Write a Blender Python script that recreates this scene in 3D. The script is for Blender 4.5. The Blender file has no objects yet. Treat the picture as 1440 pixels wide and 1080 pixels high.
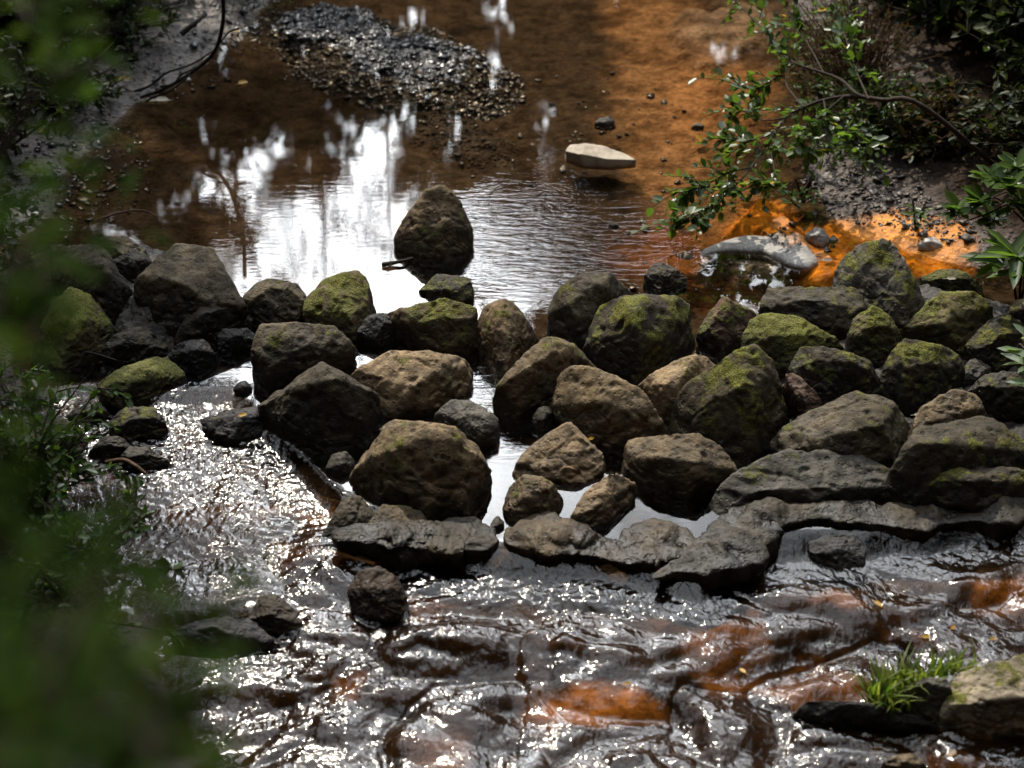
import bpy, bmesh, math, random
import numpy as np
from mathutils import Vector

scene = bpy.context.scene
COL = scene.collection
rng = np.random.default_rng(7)
random.seed(7)

# ------------------------------------------------------------------ camera model
H, PITCH, HFOV = 4.8, math.radians(32), math.radians(30)
FPX = 720 / math.tan(HFOV / 2)
SP, CP = math.sin(PITCH), math.cos(PITCH)

def ray(px, py):
    dx = (np.asarray(px, float) - 720) / FPX
    dy = (540 - np.asarray(py, float)) / FPX
    return dx, CP + dy * SP, -SP + dy * CP

def P(px, py, z=0.0):
    dx, dy, dz = ray(px, py)
    t = (z - H) / dz
    return np.stack([dx * t, dy * t, H + dz * t], -1)

def Pd(px, py, d):
    """point on the ray of a photo pixel at depth d"""
    dx, dy, dz = ray(px, py)
    return np.stack([dx * d, dy * d, H + dz * d], -1)

def Py(px, py, y):
    """point on the ray of a photo pixel at world distance y"""
    dx, dy, dz = ray(px, py)
    t = y / dy
    return np.stack([dx * t, dy * t, H + dz * t], -1)

def proj(x, y, z):
    zr = z - H
    d = y * CP - zr * SP
    v = y * SP + zr * CP
    d = np.where(np.abs(d) < .3, .3, d)
    return 720 + FPX * x / d, 540 - FPX * v / d

def ss(a, b, x):
    t = np.clip((x - a) / (b - a), 0, 1)
    return t * t * (3 - 2 * t)

# ------------------------------------------------------------------ noise
_perm = np.random.default_rng(11).permutation(256)
_perm = np.concatenate([_perm, _perm, _perm])
_g = np.random.default_rng(12).normal(size=(256, 3))
_g /= np.linalg.norm(_g, axis=1)[:, None]

def perlin(p):
    p = np.asarray(p, float)
    i = np.floor(p).astype(int)
    f = p - i
    u = f * f * f * (f * (f * 6 - 15) + 10)
    i &= 255
    def g(a, b, c):
        h = _perm[_perm[_perm[i[..., 0] + a] + i[..., 1] + b] + i[..., 2] + c]
        gr = _g[h]
        return gr[..., 0] * (f[..., 0] - a) + gr[..., 1] * (f[..., 1] - b) + gr[..., 2] * (f[..., 2] - c)
    def L(a, b, t): return a + (b - a) * t
    x0 = L(L(g(0, 0, 0), g(1, 0, 0), u[..., 0]), L(g(0, 1, 0), g(1, 1, 0), u[..., 0]), u[..., 1])
    x1 = L(L(g(0, 0, 1), g(1, 0, 1), u[..., 0]), L(g(0, 1, 1), g(1, 1, 1), u[..., 0]), u[..., 1])
    return L(x0, x1, u[..., 2]) * 1.5

def fbm(p, oct=4, lac=2.03, gain=.5):
    p = np.asarray(p, float)
    s, a = 0, 1
    for o in range(oct):
        s = s + a * perlin(p + 17.3 * o)
        p = p * lac
        a *= gain
    return s

def xyz(x, y, z=0, sx=1, sy=1):
    return np.stack([x * sx, y * sy, np.zeros_like(x) + z], -1)

# ------------------------------------------------------------------ mesh helpers
def new_mesh(name, verts, faces_by_size, mats, attrs=None, smooth=True):
    """faces_by_size: list of int arrays (n,k)"""
    me = bpy.data.meshes.new(name)
    verts = np.asarray(verts, np.float32)
    me.vertices.add(len(verts))
    me.vertices.foreach_set('co', verts.ravel())
    fl = [np.asarray(f, np.int32) for f in faces_by_size if len(f)]
    loops = np.concatenate([f.ravel() for f in fl])
    tot = np.concatenate([np.full(len(f), f.shape[1], np.int32) for f in fl])
    start = np.concatenate([[0], np.cumsum(tot)[:-1]]).astype(np.int32)
    me.loops.add(len(loops))
    me.loops.foreach_set('vertex_index', loops)
    me.polygons.add(len(tot))
    me.polygons.foreach_set('loop_start', start)
    me.polygons.foreach_set('loop_total', tot)
    me.update(calc_edges=True)
    me.validate()
    if smooth:
        me.polygons.foreach_set('use_smooth', np.ones(len(me.polygons), bool))
    for k, v in (attrs or {}).items():
        v = np.asarray(v, np.float32)
        if v.ndim == 2:
            a = me.color_attributes.new(k, 'FLOAT_COLOR', 'POINT')
            c = np.ones((len(verts), 4), np.float32)
            c[:, :3] = v
            a.data.foreach_set('color', c.ravel())
        else:
            a = me.attributes.new(k, 'FLOAT', 'POINT')
            a.data.foreach_set('value', v)
    for m in (mats if isinstance(mats, (list, tuple)) else [mats]):
        me.materials.append(m)
    return me

def link(name, me, parent=None, loc=None):
    o = bpy.data.objects.new(name, me)
    COL.objects.link(o)
    if parent is not None: o.parent = parent
    if loc is not None: o.location = loc
    return o

def tag(o, label, cat, group=None, kind=None):
    if label: o['label'] = label
    if cat: o['category'] = cat
    if group: o['group'] = group
    if kind: o['kind'] = kind
    return o

def empty(name, loc):
    o = bpy.data.objects.new(name, None)
    o.empty_display_size = .1
    COL.objects.link(o)
    o.location = loc
    return o

def structure(o):
    o['kind'] = 'structure'
    return o

class Geo:
    """collects tubes, leaves and lumps into one mesh"""
    def __init__(s): s.v, s.f, s.n = [], {}, 0
    def add(s, v, *faces):
        for f in faces:
            f = np.asarray(f)
            if len(f): s.f.setdefault(f.shape[1], []).append(f + s.n)
        s.v.append(np.asarray(v, float)); s.n += len(v)
    def mesh(s, name, mat, origin=(0, 0, 0), attrs=None, smooth=True):
        return new_mesh(name, np.concatenate(s.v) - np.asarray(origin, float), [np.concatenate(f) for f in s.f.values()], mat, attrs, smooth)
    def tube(s, path, radii, k=6):
        path = np.asarray(path, float); n = len(path)
        radii = np.asarray(radii, float) * np.ones(n)
        t = np.gradient(path, axis=0)
        t /= np.linalg.norm(t, axis=1)[:, None] + 1e-9
        ref = np.array([.31, .17, .93]) if abs(t[:, 2]).mean() < .8 else np.array([.93, .3, .1])
        a = np.cross(t, ref); a /= np.linalg.norm(a, axis=1)[:, None] + 1e-9
        b = np.cross(t, a)
        th = np.arange(k) / k * 2 * math.pi
        v = path[:, None] + radii[:, None, None] * (a[:, None] * np.cos(th)[None, :, None] + b[:, None] * np.sin(th)[None, :, None])
        v = v.reshape(-1, 3)
        i = np.arange(n - 1)[:, None] * k; j = np.arange(k)[None]
        q = np.stack([i + j, i + (j + 1) % k, i + k + (j + 1) % k, i + k + j], -1).reshape(-1, 4)
        s.add(v, q)
        s.add(v[:k], np.arange(k)[None, ::-1]); s.add(v[-k:], np.arange(k)[None])
    def leaves(s, c, d, nrm, ln, wd, fold=.18, curl=.12):
        c, d, nrm = (np.asarray(a, float) for a in (c, d, nrm))
        n = len(c)
        ln = (np.asarray(ln) * np.ones(n))[:, None]; wd = (np.asarray(wd) * np.ones(n))[:, None]
        d = d / (np.linalg.norm(d, axis=1)[:, None] + 1e-9)
        sd = np.cross(d, nrm); sd /= np.linalg.norm(sd, axis=1)[:, None] + 1e-9
        up = np.cross(sd, d)
        h = wd * .5
        B = c
        T = c + d * ln - up * ln * curl
        M = c + d * ln * .5
        L1 = c + d * ln * .24 + sd * h * .92 + up * h * fold
        L2 = c + d * ln * .72 + sd * h * .86 + up * (h * fold - ln * curl * .4)
        R1 = c + d * ln * .24 - sd * h * .92 + up * h * fold
        R2 = c + d * ln * .72 - sd * h * .86 + up * (h * fold - ln * curl * .4)
        v = np.stack([B, L1, L2, T, R2, R1], 1).reshape(-1, 3)
        o = np.arange(n)[:, None] * 6
        s.add(v, np.concatenate([o + np.array([[0, 1, 2, 3]]), o + np.array([[0, 3, 4, 5]])]))

def bez(pts, n=24):
    """smooth curve through points (Catmull-Rom)"""
    p = np.asarray(pts, float)
    if len(p) == 2: return p[0] + (p[1] - p[0]) * np.linspace(0, 1, n)[:, None]
    p = np.concatenate([[2 * p[0] - p[1]], p, [2 * p[-1] - p[-2]]])
    out = []
    m = len(p) - 3
    for u in np.linspace(0, m - 1e-6, n):
        i = int(u); t = u - i
        a, b, c, d = p[i:i + 4]
        out.append(.5 * ((2 * b) + (c - a) * t + (2 * a - 5 * b + 4 * c - d) * t * t + (3 * b - a - 3 * c + d) * t ** 3))
    return np.array(out)

def rand_dirs(n, r=rng):
    v = r.normal(size=(n, 3)); return v / np.linalg.norm(v, axis=1)[:, None]

# ------------------------------------------------------------------ node helpers
def material(name):
    m = bpy.data.materials.new(name); m.use_nodes = True
    nt = m.node_tree; nt.nodes.clear()
    return m, nt
class N:
    def __init__(s, nt): s.nt = nt
    def __call__(s, typ, ins=None, **kw):
        n = s.nt.nodes.new(typ)
        for k, v in kw.items(): setattr(n, k, v)
        for k, v in (ins or {}).items():
            if isinstance(v, bpy.types.NodeSocket): s.nt.links.new(v, n.inputs[k])
            else: n.inputs[k].default_value = v
        return n
    def math(s, op, a, b=None, clamp=False):
        n = s.nt.nodes.new('ShaderNodeMath'); n.operation = op; n.use_clamp = clamp
        for i, v in enumerate((a, b)):
            if v is None: continue
            if isinstance(v, bpy.types.NodeSocket): s.nt.links.new(v, n.inputs[i])
            else: n.inputs[i].default_value = v
        return n.outputs[0]
    def mix(s, fac, a, b, blend='MIX'):
        n = s.nt.nodes.new('ShaderNodeMix'); n.data_type = 'RGBA'; n.blend_type = blend
        for i, v in ((0, fac), (6, a), (7, b)):
            if isinstance(v, bpy.types.NodeSocket): s.nt.links.new(v, n.inputs[i])
            else: n.inputs[i].default_value = v if i == 0 else (*v, 1)
        return n.outputs[2]
    def rng(s, v, a, b, c=0., d=1., smooth=True):
        n = s.nt.nodes.new('ShaderNodeMapRange'); n.clamp = True
        if smooth: n.interpolation_type = 'SMOOTHSTEP'
        s.nt.links.new(v, n.inputs[0])
        for i, x in enumerate((a, b, c, d)): n.inputs[i + 1].default_value = x
        return n.outputs[0]
    def noise(s, co, scale, detail=5, rough=.55, dist=0., dim='3D'):
        return s('ShaderNodeTexNoise', {'Vector': co, 'Scale': scale, 'Detail': detail, 'Roughness': rough, 'Distortion': dist}).outputs['Fac']
    def attr(s, name):
        return s('ShaderNodeAttribute', attribute_name=name)
    def out(s, sh):
        o = s.nt.nodes.new('ShaderNodeOutputMaterial'); s.nt.links.new(sh, o.inputs[0])
    def link(s, a, b): s.nt.links.new(a, b)

def mat_rock():
    m, nt = material('volcanic_rock'); n = N(nt)
    co = n('ShaderNodeTexCoord').outputs['Object']
    tone = n.attr('tone').outputs['Color']; moss = n.attr('moss').outputs['Fac']; wet = n.attr('wet').outputs['Fac']
    n1 = n.noise(co, 9, 8, .65); n2 = n.noise(co, 38, 6, .7); n3 = n.noise(co, 3.2, 4, .55)
    v = n('ShaderNodeTexVoronoi', {'Vector': co, 'Scale': 46.}).outputs['Distance']
    v2 = n('ShaderNodeTexVoronoi', {'Vector': co, 'Scale': 17., 'Randomness': 1.}).outputs['Distance']
    pit = n.math('MULTIPLY', n.rng(v2, .12, .3), n.rng(v, .1, .35, .35, 1.))
    c = n.mix(1., tone, n.mix(n.rng(n1, .3, .7), (.42, .42, .44), (1.3, 1.25, 1.15)), 'MULTIPLY')
    c = n.mix(n.rng(n2, .40, .66, 0, .55), c, n.mix(1., c, (.42, .40, .38), 'MULTIPLY'))
    c = n.mix(n.rng(n3, .52, .72, 0., .5), c, n.mix(1., c, (1.45, 1.25, .95), 'MULTIPLY'))
    c = n.mix(n.rng(pit, 0, .6, .65, 0.), c, (.012, .011, .010))
    # pale lichen specks
    lic = n('ShaderNodeTexVoronoi', {'Vector': co, 'Scale': 85.}).outputs['Distance']
    c = n.mix(n.math('MULTIPLY', n.rng(lic, .09, .16, .5, 0.), n.rng(n1, .5, .62)), c, (.30, .29, .24))
    # moss
    mn = n.noise(co, 14, 9, .7); mf = n.noise(co, 150, 3, .6)
    mc = n.mix(n.rng(mf, .35, .65), (.040, .050, .008), (.185, .18, .020))
    mc = n.mix(n.rng(n3, .45, .65), mc, n.mix(1., mc, (.75, .62, .6), 'MULTIPLY'))
    mm = n.rng(n.math('ADD', moss, n.math('MULTIPLY', n.math('SUBTRACT', mn, .5), 1.7)), .38, .60)
    c = n.mix(mm, c, mc)
    cw = n.mix(1., c, (.22, .215, .22), 'MULTIPLY')  # wet tone, deepened to blacken the shaded fronts as well
    c = n.mix(wet, c, cw)
    r = n.math('ADD', n.math('MULTIPLY', wet, -.42), n.rng(n2, .3, .7, .72, .95))
    hgt = n.math('ADD', n.math('MULTIPLY', n1, 1.2), n.math('ADD', n.math('MULTIPLY', n2, .5), n.math('MULTIPLY', pit, .5)))
    hgt = n.math('ADD', hgt, n.math('MULTIPLY', n.math('MULTIPLY', mf, mm), .8))
    b = n('ShaderNodeBump', {'Strength': .7, 'Distance': .014, 'Height': hgt}).outputs[0]
    p = n('ShaderNodeBsdfPrincipled', {'Base Color': c, 'Roughness': r, 'Normal': b, 'Specular IOR Level': .32})
    n.out(p.outputs[0]); return m

def mat_ground():
    m, nt = material('stream_bed'); n = N(nt)
    co = n('ShaderNodeTexCoord').outputs['Object']
    col = n.attr('col').outputs['Color']; wet = n.attr('wet').outputs['Fac']; grit = n.attr('grit').outputs['Fac']
    n1 = n.noise(co, 7, 9, .68); n2 = n.noise(co, 34, 7, .72); n3 = n.noise(co, 2.2, 5, .6, .6)
    vo = n('ShaderNodeTexVoronoi', {'Vector': co, 'Scale': 30.}); vd = vo.outputs['Distance']
    c = n.mix(1., col, n.mix(n.rng(n1, .3, .7), (.45, .42, .4), (1.4, 1.35, 1.3)), 'MULTIPLY')
    c = n.mix(n.rng(n2, .45, .65, 0, .6), c, n.mix(1., c, (.4, .36, .34), 'MULTIPLY'))
    c = n.mix(n.rng(n3, .5, .7, 0, .55), c, n.mix(1., c, (.45, .40, .38), 'MULTIPLY'))
    st = n.mix(1., c, n.mix(vo.outputs['Color'], (.35, .35, .35), (1.9, 1.85, 1.8)), 'MULTIPLY')
    c = n.mix(n.math('MULTIPLY', grit, .75), c, st)
    r = n.math('SUBTRACT', n.rng(n2, .3, .7, .95, .8), n.math('MULTIPLY', wet, n.rng(n1, .35, .65, .62, .38)))
    hgt = n.math('ADD', n.math('MULTIPLY', n1, .8), n.math('MULTIPLY', n2, .5))
    hgt = n.math('ADD', hgt, n.math('MULTIPLY', n.math('MULTIPLY', n.rng(vd, .0, .6, 1., 0.), grit), .9))
    b = n('ShaderNodeBump', {'Strength': .9, 'Distance': .025, 'Height': hgt}).outputs[0]
    p = n('ShaderNodeBsdfPrincipled', {'Base Color': c, 'Roughness': r, 'Normal': b, 'Specular IOR Level': n.math('MULTIPLY', wet, .5)})
    n.out(p.outputs[0]); return m

def mat_water():
    m, nt = material('stream_water'); n = N(nt)
    co = n('ShaderNodeTexCoord').outputs['Object']
    rip = n.attr('rip').outputs['Fac']; flow = n.attr('flow').outputs['Fac']; tint = n.attr('tint').outputs['Color']
    def mp(sx, sy, rz=0):
        return n('ShaderNodeMapping', {'Vector': co, 'Scale': (sx, sy, 1), 'Rotation': (0, 0, rz)}).outputs[0]
    a = n.noise(mp(7, 26, .06), 1., 3, .5, .5); b = n.noise(mp(26, 60, -.1), 1., 2, .5, .4)
    pool = n.math('ADD', n.math('MULTIPLY', a, .008), n.math('MULTIPLY', b, .0022))
    pool = n.math('MULTIPLY', pool, rip)
    c1 = n.noise(mp(40, 26, .25), 1., 2, .5, .8); c2 = n.noise(mp(95, 60, .1), 1., 1, .5, .4)
    casc = n.math('ADD', n.math('MULTIPLY', c1, .0050), n.math('MULTIPLY', c2, .0013))
    h = n.math('ADD', pool, n.math('MULTIPLY', casc, flow))
    bp = n('ShaderNodeBump', {'Strength': 1., 'Distance': 1., 'Height': h}).outputs[0]
    fr = n('ShaderNodeFresnel', {'IOR': 1.42, 'Normal': bp}).outputs[0]
    back = n('ShaderNodeNewGeometry').outputs['Backfacing']
    fr = n.math('MULTIPLY', fr, n.math('SUBTRACT', 1., back), clamp=True)
    gl = n('ShaderNodeBsdfGlossy', {'Color': (1, 1, 1, 1), 'Roughness': n.math('ADD', .025, n.math('MULTIPLY', flow, .075)), 'Normal': bp})
    tr = n('ShaderNodeBsdfTransparent', {'Color': tint})
    mx = n('ShaderNodeMixShader', {0: fr, 1: tr.outputs[0], 2: gl.outputs[0]})
    n.out(mx.outputs[0]); return m

def mat_leaf(name, ca, cb, trans=.45, rough=.32, spec=.45):
    m, nt = material(name); n = N(nt)
    geo = n('ShaderNodeNewGeometry')
    co = n('ShaderNodeTexCoord').outputs['Object']
    f = geo.outputs['Random Per Island']
    c = n.mix(f, ca, cb)
    nz = n.noise(co, 60, 4, .6)
    c = n.mix(n.rng(nz, .35, .7, 0., .5), c, n.mix(1., c, (.55, .6, .5), 'MULTIPLY'))
    p = n('ShaderNodeBsdfPrincipled', {'Base Color': c, 'Roughness': rough, 'Specular IOR Level': spec})
    t = n('ShaderNodeBsdfTranslucent', {'Color': n.mix(1., c, (2.0, 2.1, .9), 'MULTIPLY')})
    mx = n('ShaderNodeMixShader', {0: trans, 1: p.outputs[0], 2: t.outputs[0]})
    n.out(mx.outputs[0]); return m

def mat_bark(name, ca, cb, rough=.85):
    m, nt = material(name); n = N(nt)
    co = n('ShaderNodeTexCoord').outputs['Object']
    a = n.noise(n('ShaderNodeMapping', {'Vector': co, 'Scale': (30, 30, 6)}).outputs[0], 1., 6, .65)
    c = n.mix(n.rng(a, .3, .7), ca, cb)
    b = n('ShaderNodeBump', {'Strength': .6, 'Distance': .01, 'Height': a}).outputs[0]
    p = n('ShaderNodeBsdfPrincipled', {'Base Color': c, 'Roughness': rough, 'Normal': b, 'Specular IOR Level': .25})
    n.out(p.outputs[0]); return m

def mat_stone(name, ca, cb, rough=.35, scale=20, spec=.4):
    m, nt = material(name); n = N(nt)
    co = n('ShaderNodeTexCoord').outputs['Object']
    f = n('ShaderNodeNewGeometry').outputs['Random Per Island']
    a = n.noise(co, scale, 7, .65)
    c = n.mix(n.rng(a, .3, .7), ca, cb)
    c = n.mix(1., c, n.mix(f, (.45, .45, .47), (1.4, 1.36, 1.3)), 'MULTIPLY')
    b = n('ShaderNodeBump', {'Strength': .5, 'Distance': .012, 'Height': a}).outputs[0]
    p = n('ShaderNodeBsdfPrincipled', {'Base Color': c, 'Roughness': rough, 'Normal': b, 'Specular IOR Level': spec})
    n.out(p.outputs[0]); return m

M_ROCK = mat_rock(); M_GROUND = mat_ground(); M_WATER = mat_water()
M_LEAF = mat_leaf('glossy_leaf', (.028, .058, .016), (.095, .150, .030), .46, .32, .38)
M_LEAF_DARK = mat_leaf('shade_leaf', (.014, .022, .008), (.042, .055, .016), .3, .5, .2)  # dark leaf colour with the bushes' self-shadow put into it
M_LEAF_NEAR = mat_leaf('near_leaf', (.020, .038, .010), (.040, .062, .015), .35, .8, .0)
M_LEAF_DRY = mat_leaf('dry_leaf', (.05, .032, .018), (.09, .055, .025), .25, .7, .1)
M_LEAF_SILVER = mat_leaf('pale_leaf', (.10, .15, .07), (.26, .31, .22), .35, .3, .5)
M_LEAF_TREE = mat_leaf('tree_leaf', (.028, .034, .012), (.06, .050, .018), .2, .6, .1)
M_YELLOW = mat_leaf('yellow_leaf', (.42, .22, .02), (.50, .30, .03), .3, .4, .3)
M_PALE = mat_leaf('bleached_leaf', (.42, .38, .30), (.5, .46, .38), .2, .5, .3)
M_GRASS = mat_leaf('grass_blade', (.045, .10, .015), (.20, .22, .05), .42, .4, .3)
M_BARK = mat_bark('dark_bark', (.020, .014, .010), (.05, .036, .025))
M_BARK_RED = mat_bark('brown_bark', (.06, .034, .02), (.11, .065, .035))
M_TWIG = mat_bark('bare_twig', (.010, .008, .007), (.025, .02, .016))
M_GRAVEL = mat_stone('wet_gravel', (.022, .022, .024), (.085, .082, .08), .2, 24, .6)
M_WHITE = mat_stone('bleached_stone', (.26, .21, .15), (.52, .45, .35), .6, 9, .3)
M_GREY = mat_stone('grey_stone', (.20, .19, .18), (.36, .35, .33), .45, 18, .4)
M_SILT = mat_stone('silt_gravel', (.34, .32, .29), (.62, .59, .54), .4, 60, .45)
# ================================================================== TERRAIN AND WATER LEVELS
def curve_of(pts, z):
    w = P([p[0] for p in pts], [p[1] for p in pts], z)
    o = np.argsort(w[:, 0]); return w[o, 0], w[o, 1]
DAM = curve_of([(-60, 545), (0, 545), (130, 535), (250, 545), (330, 545), (390, 600), (480, 690), (560, 722), (600, 747), (690, 765), (860, 775), (985, 800), (1040, 745), (1300, 735), (1440, 712), (1560, 705)], 0.)
ST2 = curve_of([(-60, 860), (260, 885), (380, 868), (430, 905), (560, 930), (700, 935), (900, 935), (1100, 915), (1250, 888), (1440, 850), (1560, 835)], -.2)
ST3 = curve_of([(-60, 1010), (300, 1010), (600, 1045), (850, 1040), (1000, 1010), (1120, 985), (1300, 1035), (1440, 1045), (1560, 1045)], -.38)

def worley(x, y):
    ix, iy = np.floor(x).astype(int), np.floor(y).astype(int)
    F1 = np.full(x.shape, 9.); F2 = np.full(x.shape, 9.); cid = np.zeros(x.shape)
    for a in (-1, 0, 1):
        for b in (-1, 0, 1):
            h = _perm[_perm[(ix + a) & 255] + ((iy + b) & 255)]; h2 = _perm[h + 57]
            px_, py_ = ix + a + .1 + .8 * h / 255., iy + b + .1 + .8 * h2 / 255.
            d = np.hypot(x - px_, y - py_)
            n = d < F1
            F2 = np.where(n, F1, np.minimum(F2, d)); cid = np.where(n, _perm[h2 + 91] / 255., cid); F1 = np.where(n, d, F1)
    return F1, F2, cid

def level(x, y):
    """water level: still pool upstream of the weir, stepping down the rock slabs below it"""
    w = fbm(xyz(x, y, 3.3, 2.6, 2.6), 3) * .09
    s1 = np.interp(x, *DAM) - y + w * .3
    s2 = np.interp(x, *ST2) - y + w
    s3 = np.interp(x, *ST3) - y + w
    left = ss(-.6, -1.4, x)
    z = -(.05 - .03 * left) * ss(0, .16, s1) - .075 * np.clip(s1, 0, 6)
    z = z - .022 * ss(0, .10, s2) - .026 * ss(0, .10, s3)
    return np.maximum(z, -.95)

def lumps(x, y):
    s1 = np.interp(x, *DAM) - y
    m = ss(.03, .45, s1)
    wx = x + .12 * perlin(xyz(x, y, 4.4, 2, 2)); wy = y + .10 * perlin(xyz(x, y, 6.4, 2, 2))
    a = fbm(xyz(wx, wy, 1.7, 1.5, 3.0), 3, 2.1, .45)
    F1, F2, cid = worley(wx * 1.75 + .2 * a, wy * 2.3)
    dome = ss(-.05, .75, F2 - F1)
    F1b, F2b, cb = worley(wx * 4.6 + 3.3 + .2 * a, wy * 6.2 + 7.7)
    dome2 = ss(.0, .7, F2b - F1b)
    left = ss(-.5, -1.2, x) * ss(1.9, 1.2, s1)
    return m * (1 - .75 * left) * (a * .028 + (dome - .5) * (.020 + .048 * cid) + (dome2 - .5) * .014 * (.3 + cb)), m

_LB = P([0, 60, 130, 205, 300, 350, 385, 400], [345, 325, 215, 150, 80, 45, 0, -40], 0.)
_LB2 = np.array([[-2.52, 8.6], [-2.42, 8.0], [-2.15, 7.4], [-1.95, 7.0], [-1.85, 6.5], [-1.5, 6.1], [-1.35, 5.6], [-1.2, 5.0], [-1.3, 3.0], [-1.6, -10]])
LBY = np.concatenate([_LB2[::-1, 1], _LB[:, 1]]); LBX = np.concatenate([_LB2[::-1, 0], _LB[:, 0]])
_o = np.argsort(LBY); LBY, LBX = LBY[_o], LBX[_o]
_RB = P([1560, 1470, 1350, 1240, 1180, 1150, 1135, 1130, 1140, 1110, 1080], [420, 388, 372, 350, 335, 300, 250, 180, 100, 30, -40], 0.)
_RB2 = np.array([[2.7, 8.3], [2.45, 7.3], [2.2, 6.2], [2.0, 5.2], [2.1, 3.0], [2.4, -10]])
RBY = np.concatenate([_RB2[::-1, 1], _RB[:, 1]]); RBX = np.concatenate([_RB2[::-1, 0], _RB[:, 0]])
_o = np.argsort(RBY); RBY, RBX = RBY[_o], RBX[_o]

def bank(x, y):
    wob = fbm(xyz(x, y, 5.5, 1.9, 1.9), 4) * .09
    xl = np.interp(y, LBY, LBX); xr = np.interp(y, RBY, RBX)
    # the pool widens upstream, then the far bank closes it
    xl = xl - np.clip(y - 14, 0, 5) * .55; xr = xr + np.clip(y - 14, 0, 5) * .35
    dl = xl - x + wob; dr = x - xr + wob
    df = y - 19.5 + fbm(xyz(x, y, 2.2, .4, .4), 3) * .8
    d = np.maximum(np.maximum(dl, dr), df)
    return d, dl, dr

def bank_h(d):
    d = np.clip(d, -1, None)
    h = np.where(d > 0, .17 * np.minimum(d, .7) + .34 * np.clip(d - .7, 0, 3.0) + .05 * np.clip(d - 3.7, 0, 30), .25 * d)
    return h

def pix_ell(u, v, cx, cy, rx, ry, ang=0):
    a = math.radians(ang); du, dv = u - cx, v - cy
    p, q = du * math.cos(a) + dv * math.sin(a), -du * math.sin(a) + dv * math.cos(a)
    return np.sqrt((p / rx) ** 2 + (q / ry) ** 2)

def pix_path(u, v, pts, w):
    d = np.full(u.shape, 1e9)
    for (a, b), (c, e) in zip(pts[:-1], pts[1:]):
        t = np.clip(((u - a) * (c - a) + (v - b) * (e - b)) / ((c - a) ** 2 + (e - b) ** 2), 0, 1)
        d = np.minimum(d, np.hypot(u - a - t * (c - a), (v - b - t * (e - b)) * 1.5))
    return ss(w, w * .35, d)

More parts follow.
